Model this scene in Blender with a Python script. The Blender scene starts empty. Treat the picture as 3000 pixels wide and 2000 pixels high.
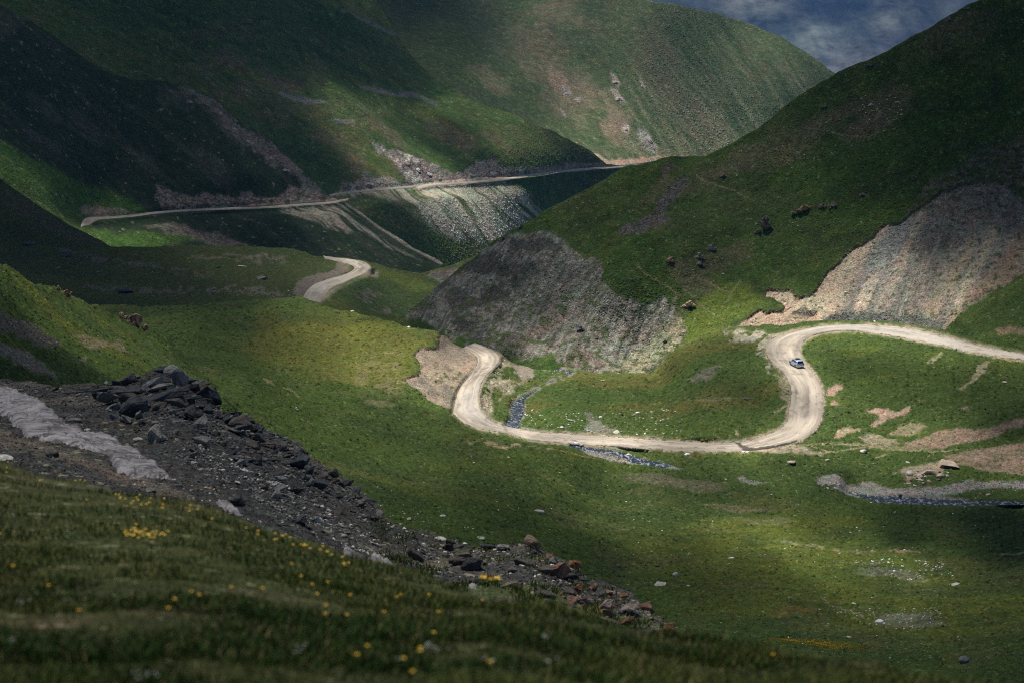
import bpy, bmesh, math, random
import numpy as np
from mathutils import Vector, Matrix
from mathutils.bvhtree import BVHTree
R = math.radians
random.seed(7); rng = np.random.default_rng(11)
C = bpy.context.scene.collection
sc = bpy.context.scene
QUAL = 1.0            # mesh density

# ------------------------------------------------------------------ camera
CAMZ = 160.0; W, H, FPX = 2352., 1568., 5096.; PITCH = R(15)
cd = bpy.data.cameras.new("camera"); cam = bpy.data.objects.new("camera", cd); C.objects.link(cam)
cam.location = (0, 0, CAMZ); cam.rotation_euler = (R(90) - PITCH, 0, 0)
cd.sensor_fit = 'HORIZONTAL'; cd.sensor_width = 36; cd.lens = 36 * FPX / W
cd.clip_start = 0.3; cd.clip_end = 30000
cd.dof.use_dof = True; cd.dof.focus_distance = 450; cd.dof.aperture_fstop = 5.6
sc.camera = cam

# ------------------------------------------------------------------ light
SUN_EL, SUN_AZ = 61.0, -36.0          # azimuth measured from +Y (view direction) towards +X
S = Vector((math.sin(R(SUN_AZ)) * math.cos(R(SUN_EL)), math.cos(R(SUN_AZ)) * math.cos(R(SUN_EL)), math.sin(R(SUN_EL))))
w = bpy.data.worlds.new("World"); sc.world = w; w.use_nodes = True
nt = w.node_tree; nt.nodes.clear()
sky = nt.nodes.new('ShaderNodeTexSky'); sky.sky_type = 'NISHITA'; sky.sun_disc = False
sky.sun_elevation = R(SUN_EL); sky.sun_rotation = R(SUN_AZ); sky.altitude = 3000
bg = nt.nodes.new('ShaderNodeBackground'); bg.inputs[1].default_value = 0.05
wo = nt.nodes.new('ShaderNodeOutputWorld')
nt.links.new(sky.outputs[0], bg.inputs[0]); nt.links.new(bg.outputs[0], wo.inputs[0])
sl = bpy.data.lights.new("sun", 'SUN'); sl.energy = 5.0; sl.angle = R(0.5); sl.color = (1.0, 0.94, 0.84)
so = bpy.data.objects.new("sun", sl); C.objects.link(so); so.rotation_euler = S.to_track_quat('Z', 'Y').to_euler(); so.location = (0, 0, 900)
sc.view_settings.view_transform = 'Standard'; sc.view_settings.look = 'None'
sc.view_settings.exposure = 0.5; sc.view_settings.gamma = 1
sc.cycles.max_bounces = 4; sc.cycles.diffuse_bounces = 2; sc.cycles.glossy_bounces = 2
sc.cycles.transmission_bounces = 3; sc.cycles.volume_bounces = 0; sc.cycles.transparent_max_bounces = 12
sc.cycles.use_adaptive_sampling = True; sc.cycles.adaptive_threshold = 0.01
sc.cycles.use_denoising = False; sc.cycles.filter_width = 1.15

# ------------------------------------------------------------------ helpers: noise
def _h(ix, iy, iz, seed):
    U = np.uint32
    n = ix * U(374761393) + iy * U(668265263) + U((iz * 2147483647 + seed * 974634777) & 0xffffffff)
    n = (n ^ (n >> U(13))) * U(1274126177)
    n = (n ^ (n >> U(15))) * U(2246822519)
    return ((n ^ (n >> U(16))) & U(0xffff)).astype(np.float32) * np.float32(1 / 32767.5) - np.float32(1.0)
def noise2(x, y, seed=0):
    x = np.asarray(x, float); y = np.asarray(y, float)
    xi = np.floor(x); yi = np.floor(y); fx = x - xi; fy = y - yi
    u = fx * fx * fx * (fx * (fx * 6 - 15) + 10); v = fy * fy * fy * (fy * (fy * 6 - 15) + 10)
    xi = xi.astype(np.int64).astype(np.uint32); yi = yi.astype(np.int64).astype(np.uint32); z = 17; o = np.uint32(1)
    a = _h(xi, yi, z, seed); b = _h(xi + o, yi, z, seed); c = _h(xi, yi + o, z, seed); d = _h(xi + o, yi + o, z, seed)
    return (a * (1 - u) + b * u) * (1 - v) + (c * (1 - u) + d * u) * v
def fbm(x, y, oct=4, seed=0, gain=0.5):
    s = 0; a = 1; t = 0
    for k in range(oct):
        s = s + a * noise2(x * 2 ** k + 13.7 * k, y * 2 ** k - 7.3 * k, seed + k); t += a; a *= gain
    return s / t
def ss(a, b, x):
    t = np.clip((x - a) / (b - a), 0, 1); return t * t * (3 - 2 * t)
# ------------------------------------------------------------------ helpers: camera rays (x, y in the 2352 x 1568 frame the survey was made in)
cp, sp = math.cos(PITCH), math.sin(PITCH)
def rayv(x, y):
    u = (np.asarray(x, float) - W / 2) / FPX; v = (H / 2 - np.asarray(y, float)) / FPX
    dy = cp + v * sp
    return u / dy, (-sp + v * cp) / dy
def world(x, y, Y):
    rx, rz = rayv(x, y); return rx * Y, Y + 0 * rx, rz * Y + CAMZ
def project(X, Y, Z):
    Z = Z - CAMZ; f = Y * cp - Z * sp; u = Y * sp + Z * cp
    return X / f * FPX + W / 2, H / 2 - u / f * FPX

def sd_poly(px, py, poly):
    """signed distance, positive inside"""
    P = np.array(poly, float); out = np.full(px.shape, -60.0)
    bx0, by0 = P.min(0) - 60; bx1, by1 = P.max(0) + 60
    m = (px > bx0) & (px < bx1) & (py > by0) & (py < by1)
    x = px[m]; y = py[m]
    if x.size == 0: return out
    d = np.full(x.shape, 1e9); ins = np.zeros(x.shape, bool)
    Q = np.roll(P, -1, 0)
    for (ax, ay), (bx, by) in zip(P, Q):
        vx, vy = bx - ax, by - ay; L = vx * vx + vy * vy + 1e-9
        t = np.clip(((x - ax) * vx + (y - ay) * vy) / L, 0, 1)
        d = np.minimum(d, (x - ax - t * vx) ** 2 + (y - ay - t * vy) ** 2)
        c = ((ay > y) != (by > y)) & (x < (bx - ax) * (y - ay) / (by - ay + 1e-12) + ax)
        ins ^= c
    d = np.sqrt(d); out[m] = np.where(ins, d, -np.minimum(d, 60)); return out
def sd_line(px, py, pts):
    P = np.array(pts, float); d = np.full(px.shape, 1e9); tt = np.zeros(px.shape)
    for k in range(len(P) - 1):
        ax, ay = P[k]; bx, by = P[k + 1]; vx, vy = bx - ax, by - ay; L = vx * vx + vy * vy + 1e-9
        t = np.clip(((px - ax) * vx + (py - ay) * vy) / L, 0, 1)
        dd = (px - ax - t * vx) ** 2 + (py - ay - t * vy) ** 2
        m = dd < d; d = np.where(m, dd, d); tt = np.where(m, k + t, tt)
    return np.sqrt(d), tt
def c6(*p): return [(1568 + .35 * a, 510 + .35 * b) for a, b in p]      # survey sheets
def c5(*p): return [(784 + .35 * a, 510 + .35 * b) for a, b in p]
def c4(*p): return [(.35 * a, 510 + .35 * b) for a, b in p]
def c3(*p): return [(1568 + .35 * a, .35 * b) for a, b in p]
def c2(*p): return [(784 + .35 * a, .35 * b) for a, b in p]
def c1(*p): return [(.35 * a, .35 * b) for a, b in p]
def c7(*p): return [(.35 * a, 1019.2 + .35 * b) for a, b in p]
def c8(*p): return [(784 + .35 * a, 1019.2 + .35 * b) for a, b in p]
def c9(*p): return [(1568 + .35 * a, 1019.2 + .35 * b) for a, b in p]

# ------------------------------------------------------------------ helpers: depth surfaces
class TPS:
    def __init__(s, pts, lam=0.0):
        P = np.array(pts, float); s.c = P[:, :2] / 500.; n = len(P)
        v = 1000. / P[:, 2]
        A = np.zeros((n + 3, n + 3)); A[:n, :n] = s.k(s.c, s.c) + lam * np.eye(n)
        A[:n, n] = 1; A[:n, n + 1:] = s.c; A[n, :n] = 1; A[n + 1:, :n] = s.c.T
        s.w = np.linalg.solve(A, np.r_[v, 0, 0, 0])
    @staticmethod
    def k(a, b):
        r2 = ((a[:, None, :] - b[None]) ** 2).sum(-1); return 0.5 * r2 * np.log(r2 + 1e-12)
    def __call__(s, x, y):
        x = np.asarray(x, float); sh = x.shape
        q = np.c_[x.ravel(), np.broadcast_to(y, sh).ravel()] / 500.; out = np.empty(len(q)); n = len(s.c)
        for i in range(0, len(q), 60000):
            b = q[i:i + 60000]; out[i:i + 60000] = s.k(b, s.c) @ s.w[:n] + s.w[n] + b @ s.w[n + 1:]
        return (1000. / np.maximum(out, 0.02)).reshape(sh)

# ------------------------------------------------------------------ roads and water as surveyed edge pairs (left/upper edge, right/lower edge)
ROAD_MAIN = [(a, b) for a, b in zip(
    c5((700,752),(720,762),(780,810),(850,850),(895,890),(885,940),(850,1000),(800,1060),(765,1120),(745,1180),(735,1250),(790,1300),(870,1340),(950,1360),(1100,1385),(1250,1430),(1450,1445),(1700,1465),(1900,1475),(2240,1495))
    + c6((200,1500),(380,1500),(560,1484),(700,1455),(800,1415),(870,1360),(905,1300),(925,1200),(920,1110),(897,1040),(850,975),(795,910),(768,860),(770,805),(835,752),(930,722),(1040,712),(1160,714),(1300,732),(1480,765),(1690,802),(1880,848),(2240,906),(2700,990)),
    c5((800,760),(830,772),(930,812),(1010,845),(1042,885),(1035,925),(985,970),(940,1020),(915,1080),(900,1150),(915,1220),(950,1270),(1000,1310),(1080,1335),(1200,1360),(1300,1375),(1450,1385),(1700,1400),(1900,1415),(2240,1435))
    + c6((200,1445),(380,1443),(470,1420),(560,1390),(620,1365),(660,1340),(685,1300),(700,1210),(715,1110),(690,1030),(650,975),(590,920),(552,865),(548,800),(600,757),(720,722),(900,683),(1100,672),(1300,680),(1500,700),(1700,742),(1900,800),(2240,868),(2700,950)))]
ROAD_MID = [((742,588),(746,594)),((784,593.5),(784,603)),((812,596),(803,608)),((838,602),(814,615)),((851,614),(808,622)),((836,628),(796,628)),((815,637),(780,634)),((790,649),(752,641)),((766,658),(721,653)),((752,672),(704,668)),((742,687),(695,684)),((728,704),(688,700)),((715,725),(680,720))]
ROAD_FARL = [((x, y - h), (x, y + h)) for x, y, h in [(186,520,2),(192,512,7),(205,508,9),(222,503,4),(240,501,3),(300,496,2.6),(380,487,2.6),(480,481,2.6),(600,477,2.6),(700,470,2.6),(760,465.5,2.8),(784,461,2.8),(800,458,2.0)]]
ROAD_FARR = [((x, y - h), (x, y + h)) for x, y, h in [(700,458,2),(745,452,2.3),(784,444.5,2.3),(850,437,2.4),(900,433,2.5),(1000,425,2.6),(1100,417.5,2.6),(1160,412,2.7),(1200,405.5,2.7),(1250,399,2.8),(1300,393,2.6),(1360,388,2.6),(1400,384,2.5),(1440,381,2.5),(1480,376,2.5),(1530,368,2.5),(1570,362,2.5)]]
STREAM_UP = [((x - h, y), (x + h, y)) for x, y, h in [(1172,816,5),(1183,826,8),(1200,834,9),(1222,842,7)]] 
STREAM_A = [((1222,844),(1216,836)),((1262,848),(1262,842)),((1292,850),(1292,844)),((1312,858),(1322,852)),((1292,868),(1302,864)),((1262,878),(1268,873)),((1228,893),(1238,890)),((1204,906),(1218,904)),((1180,921),(1202,916)),((1176,938),(1202,930)),((1178,950),(1200,950)),((1170,962),(1192,964)),((1164,974),(1190,975)),((1172,986),(1195,983)),((1200,1002),(1225,990))]
STREAM_B = [((1300,1022),(1312,1014)),((1345,1034),(1350,1022)),((1400,1040),(1402,1027)),((1430,1050),(1446,1036)),((1450,1062),(1484,1050)),((1480,1066),(1520,1056)),((1530,1074),(1550,1064))]
STREAM_C = [((1950,1131),(1955,1126)),((2005,1149),(2000,1133)),((2060,1154),(2050,1134)),((2110,1156),(2110,1138)),((2170,1158),(2170,1142)),((2240,1158),(2240,1145)),((2300,1157),(2300,1145)),((2360,1157),(2360,1145)),((2500,1160),(2500,1148))]
PUDDLE = [((1690,1018),(1696,1016)),((1702,1026),(1710,1022)),((1712,1034),(1722,1030)),((1740,1036),(1742,1029)),((1775,1026),(1775,1021)),((1806,1018),(1806,1014))]
def widen(pairs, f): return [(((a[0] + b[0]) / 2 + (a[0] - b[0]) / 2 * f, (a[1] + b[1]) / 2 + (a[1] - b[1]) / 2 * f), ((a[0] + b[0]) / 2 + (b[0] - a[0]) / 2 * f, (a[1] + b[1]) / 2 + (b[1] - a[1]) / 2 * f)) for a, b in pairs]
STREAM_A = widen(STREAM_A, 1.3); STREAM_B = widen(STREAM_B, .9)
def ring(pairs): return [p[0] for p in pairs] + [p[1] for p in pairs[::-1]]
def mid(pairs): return [((a[0] + b[0]) / 2, (a[1] + b[1]) / 2) for a, b in pairs]

# ------------------------------------------------------------------ layers of terrain
class Layer:
    def __init__(s, name, top, bot, ctrl, x0, x1, dx, ny, flats=(), relief=(), back=60, backslope=.6, lam=0.0, rfade=0):
        s.rfade = rfade
        s.name = name; s.top = top; s.bot = bot; s.tps = TPS(ctrl, lam); s.x0, s.x1, s.dx, s.ny = x0, x1, dx, ny
        s.relief = relief; s.back = back; s.backslope = backslope
        s.flats = []
        for pairs, off, marg, lim in flats:
            m = np.array(mid(pairs)); Yc = s.tps(m[:, 0], m[:, 1]); _, rz = rayv(m[:, 0], m[:, 1])
            zc = rz * Yc
            for _ in range(3): zc[1:-1] = (zc[:-2] + zc[1:-1] * 2 + zc[2:]) / 4
            s.flats.append((ring(pairs), m, zc, off, marg, lim))
    def depth(s, x, y, sink=True):
        """forward distance of the ground seen at (x, y); roads and streams lie level across"""
        Y = s.tps(x, y); dz = np.zeros_like(Y); road = np.zeros_like(Y)
        _, rz = rayv(x, y); wide = np.zeros_like(Y)
        for poly, m, zc, off, marg, lim in s.flats:
            sd = sd_poly(x, y, poly); near = sd > -marg
            if s.rfade > marg and (sd > -s.rfade).any(): wide = np.maximum(wide, ss(-s.rfade, -2, sd))
            if not near.any():
                continue
            xn, yn = x[near], y[near]
            _, t = sd_line(xn, yn, m); Zt = np.interp(t, np.arange(len(zc)), zc)
            Yf = Zt / rz[near]
            w_ = ss(-marg, 0, sd[near])
            Yf = Y[near] * np.clip(Yf / Y[near], 1 - lim, 1 + lim)
            Y[near] = 1 / ((1 - w_) / Y[near] + w_ / Yf)
            if sink: dz[near] += off * ss(-1.5, 2.5, sd[near])
            road[near] = np.maximum(road[near], ss(-marg, 0, sd[near]))
        s.wide = np.maximum(wide, road); return Y, dz, road
    def pts(s, x, y, sink=True, rel=True):
        Y, dz, road = s.depth(x, y, sink)
        X, Yw, Z = world(x, y, Y); s.last_road = road
        if rel:
            fade = 1 - s.wide
            for f in s.relief: Z = Z + f(s, x, y, X, Yw, Z) * fade
        return X, Yw, Z + dz
    def build(s, colour, mat):
        top = np.array(s.top, float); bot = np.array(s.bot, float)
        xs = np.arange(s.x0, s.x1 + .1, s.dx / QUAL); yt = np.interp(xs, top[:, 0], top[:, 1]); yb = np.interp(xs, bot[:, 0], bot[:, 1])
        yt = yt + 1.6 * fbm(xs / 17., xs * 0 + 3, 4, 5) 
        ny = int(s.ny * QUAL); t = np.linspace(0, 1, ny)[:, None]
        x = np.broadcast_to(xs, (ny, len(xs))).copy(); y = yt * (1 - t) + yb * t
        X, Y, Z = s.pts(x, y); s.road = s.last_road
        col, rock = colour(s, x, y, X, Y, Z)
        # the far side of the ridge: rolls over and falls away behind the skyline
        nb = 14; k = (np.arange(nb, 0, -1) / nb)[:, None] ** 1.6
        rx, rz = rayv(x[0], y[0])
        d = k * s.back
        Xb = rx * (Y[0] + d); Yb = Y[0] + d
        Zb = (Z[0] + rz * d) - s.backslope * d * (d / (d + s.back * .12)) 
        Zb = Zb + .02 * s.back * k * fbm(Xb / (s.back * .2), Yb / (s.back * .2), 4, 3)
        P = np.stack([np.r_[Xb, X], np.r_[Yb, Y], np.r_[Zb, Z]], -1)
        col = np.r_[np.repeat(col[:1], nb, 0), col]; rock = np.r_[np.repeat(rock[:1], nb, 0), rock]
        s.px, s.py = x, y; s.P = P[nb:]; s.nb = nb; s.col = col[nb:]; s.rock = rock[nb:]
        n, m_ = P.shape[:2]; idx = np.arange(n * m_).reshape(n, m_)
        f = np.stack([idx[1:, :-1], idx[1:, 1:], idx[:-1, 1:], idx[:-1, :-1]], -1).reshape(-1, 4)
        me = bpy.data.meshes.new(s.name)
        me.vertices.add(n * m_); me.vertices.foreach_set('co', P.reshape(-1).astype(np.float32))
        me.loops.add(f.size); me.loops.foreach_set('vertex_index', f.reshape(-1).astype(np.int32))
        me.polygons.add(len(f)); me.polygons.foreach_set('loop_start', np.arange(0, f.size, 4, dtype=np.int32))
        me.polygons.foreach_set('loop_total', np.full(len(f), 4, np.int32)); me.polygons.foreach_set('use_smooth', np.ones(len(f), bool))
        me.update()
        a = me.attributes.new('Col', 'FLOAT_COLOR', 'POINT')
        a.data.foreach_set('color', np.concatenate([np.clip(col, .004, .9), np.ones(col.shape[:2] + (1,))], -1).reshape(-1).astype(np.float32))
        a = me.attributes.new('rock', 'FLOAT', 'POINT'); a.data.foreach_set('value', rock.reshape(-1).astype(np.float32))
        me.materials.append(mat)
        o = bpy.data.objects.new(s.name, me); C.objects.link(o); o['kind'] = 'structure'
        s.obj = o; s.bvh = None
        return o
    def hit(s, x, y):
        if s.bvh is None:
            n, m_ = s.P.shape[:2]; idx = np.arange(n * m_).reshape(n, m_)
            f = np.stack([idx[1:, :-1], idx[1:, 1:], idx[:-1, 1:], idx[:-1, :-1]], -1).reshape(-1, 4)
            s.bvh = BVHTree.FromPolygons(s.P.reshape(-1, 3).tolist(), f.tolist())
        rx, rz = rayv(x, y); d = Vector((float(rx), 1, float(rz))).normalized()
        h = s.bvh.ray_cast(Vector((0, 0, CAMZ)), d)
        return (h[0], h[1]) if h[0] else (None, None)

# relief fields (world metres)
def rel(scale, amp, seed=0, oct=4, ax=1.0, ay=1.0, rot=0):
    cr, sr = math.cos(rot), math.sin(rot)
    def f(s, x, y, X, Y, Z):
        u = X * cr + Y * sr; v = -X * sr + Y * cr
        return amp * fbm(u / scale * ax, v / scale * ay, oct, seed)
    return f
def ridged(scale, amp, seed, ax, ay, rot, poly=None):
    cr, sr = math.cos(rot), math.sin(rot)
    def f(s, x, y, X, Y, Z):
        u = X * cr + Y * sr; v = -X * sr + Y * cr
        r = amp * (1 - 2 * np.abs(fbm(u / scale * ax, v / scale * ay, 3, seed)))
        if poly is not None: r = r * ss(-10, 25, sd_poly(x, y, poly))
        return r
    return f

def patch(g, poly):
    return lambda s, x, y, X, Y, Z: g(s, x, y, X, Y, Z) * ss(-6, 10, sd_poly(x, y, poly))
def tuck(line, reach, d):
    def f(s, x, y, X, Y, Z):
        dl, _ = sd_line(x, y, line); return -d * ss(reach, 0, dl) * ss(370, 460, x)
    return f
# ------------------------------------------------------------------ ground material
def ground_mat(name, fs, bump, speck=0.5, px=1.0):
    """fs: size in metres of the finest grain; colour comes from the surveyed albedo of the ground"""
    m = bpy.data.materials.new(name); m.use_nodes = True; t = m.node_tree; N = t.nodes; L = t.links
    b = N['Principled BSDF']; b.inputs['Roughness'].default_value = .95; b.inputs['Specular IOR Level'].default_value = .12
    geo = N.new('ShaderNodeNewGeometry')
    at = N.new('ShaderNodeAttribute'); at.attribute_name = 'Col'
    ar = N.new('ShaderNodeAttribute'); ar.attribute_name = 'rock'
    def nz(scale, det=3, rough=.6):
        n = N.new('ShaderNodeTexNoise'); n.inputs['Scale'].default_value = scale; n.inputs['Detail'].default_value = det; n.inputs['Roughness'].default_value = rough
        L.new(geo.outputs['Position'], n.inputs['Vector']); return n
    def mth(op, a, b_=None, c=None, clamp=False):
        n = N.new('ShaderNodeMath'); n.operation = op; n.use_clamp = clamp
        for i, v in enumerate((a, b_, c)):
            if v is None: continue
            if isinstance(v, (int, float)): n.inputs[i].default_value = v
            else: L.new(v, n.inputs[i])
        return n.outputs[0]
    n1 = nz(1 / fs, 4, .7); n2 = nz(1 / (fs * 5), 4, .6); n3 = nz(1 / (fs * 2.2), 2, .5)
    vo = N.new('ShaderNodeTexVoronoi'); vo.inputs['Scale'].default_value = 1 / (fs * 1.3); vo.inputs['Randomness'].default_value = 1
    L.new(geo.outputs['Position'], vo.inputs['Vector'])
    # grain: contrast grows with the amount of rock
    g = mth('MULTIPLY_ADD', mth('SUBTRACT', n1.outputs[0], .5), mth('MULTIPLY_ADD', ar.outputs['Fac'], 1.2, 3.4), 1.0)
    g2 = mth('MULTIPLY_ADD', mth('SUBTRACT', n2.outputs[0], .5), 1.9, 1.0)
    # stones: bright cells for rocky ground
    sepc = N.new('ShaderNodeSeparateColor'); L.new(vo.outputs['Color'], sepc.inputs[0])
    cell = mth('MULTIPLY_ADD', mth('SUBTRACT', sepc.outputs[0], .5), mth('MULTIPLY', ar.outputs['Fac'], .6), 1.0)
    tot = mth('MAXIMUM', mth('MULTIPLY', mth('MULTIPLY', g, g2), cell), .12)
    vm = N.new('ShaderNodeVectorMath'); vm.operation = 'SCALE'; L.new(at.outputs['Color'], vm.inputs[0]); L.new(tot, vm.inputs['Scale'])
    # pale grit scattered in the turf
    thr = mth('GREATER_THAN', mth('MULTIPLY', sepc.outputs[1], mth('MULTIPLY_ADD', n2.outputs[0], .6, .7)), 1.0 - .055 * speck)
    mx = N.new('ShaderNodeMix'); mx.data_type = 'RGBA'; L.new(mth('MULTIPLY', thr, .55), mx.inputs[0]); L.new(vm.outputs[0], mx.inputs[6]); mx.inputs[7].default_value = (.30, .28, .20, 1)
    # hue drift of the turf: olive <-> deep green
    hs = N.new('ShaderNodeMix'); hs.data_type = 'RGBA'; hs.blend_type = 'MULTIPLY'
    rp = N.new('ShaderNodeValToRGB'); rp.color_ramp.elements[0].position = .3; rp.color_ramp.elements[1].position = .7
    rp.color_ramp.elements[0].color = (.82, 1.02, .9, 1); rp.color_ramp.elements[1].color = (1.2, 1.0, .95, 1)
    n4 = nz(1 / (fs * 14), 3, .6); L.new(n4.outputs[0], rp.inputs[0])
    hs.inputs[0].default_value = 1; L.new(mx.outputs[2], hs.inputs[6]); L.new(rp.outputs[0], hs.inputs[7])
    L.new(hs.outputs[2], b.inputs['Base Color'])
    hgt = mth('ADD', mth('MULTIPLY', n1.outputs[0], .55), mth('ADD', mth('MULTIPLY', n3.outputs[0], 1.0), mth('MULTIPLY', mth('MULTIPLY', vo.outputs['Distance'], ar.outputs['Fac']), -.8)))
    bp = N.new('ShaderNodeBump'); bp.inputs['Strength'].default_value = bump; bp.inputs['Distance'].default_value = fs * 1.2
    L.new(hgt, bp.inputs['Height']); L.new(bp.outputs[0], b.inputs['Normal'])
    return m

# ------------------------------------------------------------------ colours (albedo, linear)
def A(*c): return np.array(c, float)
TURF = A(.070, .088, .020); OLIVE = A(.104, .120, .020); DEEP = A(.038, .062, .018); LUSH = A(.062, .115, .016)
BROWN = A(.10, .085, .05); TAN = A(.34, .27, .20); PINK = A(.30, .215, .17); GREY = A(.21, .205, .20); BLUEGREY = A(.135, .15, .155)
DKROCK = A(.055, .055, .055); PALE = A(.42, .39, .34); STRAW = A(.26, .24, .15); SAGE = A(.13, .15, .10)
class Paint:
    def __init__(p, s, x, y, X, Y, Z, base, rock=0.0):
        p.x, p.y, p.X, p.Y, p.Z = x, y, X, Y, Z
        p.c = np.broadcast_to(base, x.shape + (3,)).copy(); p.r = np.full(x.shape, rock)
    def mix(p, col, w, rock=None):
        w = np.clip(w, 0, 1); p.c = p.c * (1 - w[..., None]) + col * w[..., None]
        if rock is not None: p.r = p.r * (1 - w) + rock * w
    def mask(p, poly, soft=6, jit=8, js=26, seed=1, inset=0):
        b = np.array(poly); g = soft + jit + 4; out = np.zeros(p.x.shape)
        m = (p.x > b[:, 0].min() - g) & (p.x < b[:, 0].max() + g) & (p.y > b[:, 1].min() - g) & (p.y < b[:, 1].max() + g)
        if not m.any(): return out
        X, Y = p.x[m], p.y[m]
        jx = X + jit * fbm(X / js, Y / js, 4, seed); jy = Y + jit * .8 * fbm(X / js + 31, Y / js + 9, 4, seed + 7)
        out[m] = ss(-soft, soft, sd_poly(jx, jy, poly) - inset); return out
    def n(p, sc_, seed, oct=4): return fbm(p.X / sc_, p.Y / sc_ , oct, seed)
    def n3(p, sc_, seed, oct=4): return fbm((p.X + .6 * p.Z) / sc_, (p.Y - .8 * p.Z) / sc_, oct, seed)
    def streak(p, ang, wid, ln, seed, oct=4):
        """streaks running down the fall line; ang is the fall direction as it is seen on the slope"""
        ca, sa = math.cos(R(ang)), math.sin(R(ang)); u = p.x * ca + p.y * sa; v = -p.x * sa + p.y * ca
        warp = 14 * fbm(u / ln, v / ln, 3, seed + 50) + 2.5 * fbm(u / 20, v / 20, 2, seed + 60)
        return fbm(u / ln, (v + warp) / wid, oct, seed)
    def spot(p, x, y, rx, ry, col, amt=1, ang=0, rock=None, seed=2):
        ca, sa = math.cos(R(ang)), math.sin(R(ang)); g = max(rx, ry) * 1.8; out = np.zeros(p.x.shape)
        m = (abs(p.x - x) < g) & (abs(p.y - y) < g)
        if not m.any(): return
        dx, dy = p.x[m] - x, p.y[m] - y
        u = (dx * ca + dy * sa) / rx; v = (-dx * sa + dy * ca) / ry
        d = np.sqrt(u * u + v * v) + .55 * fbm(u * 2 + seed, v * 1.7, 4, seed)
        out[m] = ss(1.1, .55, d); p.mix(col, amt * out, rock)

exec_layers = []
# surveyed outlines of bare ground
SCREE_R = [(2352,455),(2320,427),(2268,413),(2198,430)] + c3((1640,1310),(1500,1410)) + c6((1420,0),(1330,20),(1250,90),(1130,170),(1030,240),(960,320),(925,370),(870,430),(830,470),(750,490),(735,470),(710,450),(630,435),(550,440),(535,480),(600,500),(660,540),(640,575),(600,575),(560,590),(510,575),(470,600),(430,620),(380,650),(300,700),(290,735),(520,745),(700,725),(900,680),(1200,672),(1500,690),(1700,722),(1800,622),(1950,530),(2100,420),(2240,330)) + [(2450,570),(2450,440)]
SOD_R = c3((2240,1330),(2150,1220),(2000,1180),(1800,1230),(1640,1310),(1500,1410)) + c6((1420,0),(1330,20),(1250,90),(1130,170),(1030,240),(960,320),(925,370),(870,430),(830,470),(750,490),(735,470),(710,450),(630,435),(550,440),(535,478))
SOD_R2 = c6((700,545),(640,578),(600,575),(560,590),(510,572),(470,600),(430,620),(415,640))
SCREE_L = c5((650,715),(600,640),(380,640),(540,500),(650,410),(760,320),(860,250),(900,210),(1000,140),(1100,85),(1250,75),(1370,55),(1440,95),(1500,170),(1560,215),(1700,270),(1712,340),(1700,390),(1800,480),(1900,455),(2000,500),(2150,470),(2240,560),(2260,700),(2200,800),(2050,950),(1850,990),(1700,975),(1600,960),(1500,935),(1420,900),(1380,870),(1290,895),(1220,935),(1170,915),(1100,870),(1000,850),(900,810),(720,765))
CUT_L = c5((650,735),(640,822),(560,812),(510,815),(465,860),(500,905),(510,950),(505,985),(460,1000),(410,1030),(450,1075),(500,1110),(560,1160),(620,1195),(690,1220),(745,1200),(760,1120),(800,1050),(880,960),(895,900),(800,815),(720,750))
SOD_L = c5((652,735),(640,822),(560,812),(510,815),(465,860),(500,905)); SOD_L2 = c5((510,985),(460,1000),(410,1030),(450,1075))
BANK_R = c5((1040,830),(1045,850),(1150,900),(1260,960),(1280,1010),(1200,1060),(1130,1100),(1060,1150),(1000,1230),(960,1280),(930,1220),(915,1150),(940,1080),(1000,980),(1045,920))

def recess(line, poly, d, reach=40, js=26, jit=8, seed=1):
    def f(s, x, y, X, Y, Z):
        b = np.array(line); m = (x > b[:, 0].min() - 60) & (x < b[:, 0].max() + 60) & (y > b[:, 1].min() - 60) & (y < b[:, 1].max() + 90)
        out = np.zeros(x.shape)
        if not m.any(): return out
        jx = x[m] + jit * fbm(x[m] / js, y[m] / js, 4, seed); jy = y[m] + jit * .8 * fbm(x[m] / js + 31, y[m] / js + 9, 4, seed + 7)
        sd = sd_poly(jx, jy, poly); dl, _ = sd_line(jx, jy, line)
        out[m] = -d * ss(-1.2, 1.6, sd) * np.exp(-(dl / reach) ** 1.5)
        return out
    return f
def lip(p, line, poly, col=A(.07,.05,.035), wid=3, jit=8, js=26, seed=1):
    jx = p.x + jit * fbm(p.x / js, p.y / js, 4, seed); jy = p.y + jit * .8 * fbm(p.x / js + 31, p.y / js + 9, 4, seed + 7)
    dl, _ = sd_line(jx, jy, line); sd = sd_poly(jx, jy, poly)
    p.mix(col, ss(wid, wid * .3, dl) * ss(-2, 1, sd) * .85 * ss(-.5, .2, fbm(p.x / 15, p.y / 15, 3, 77) + .35))

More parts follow.
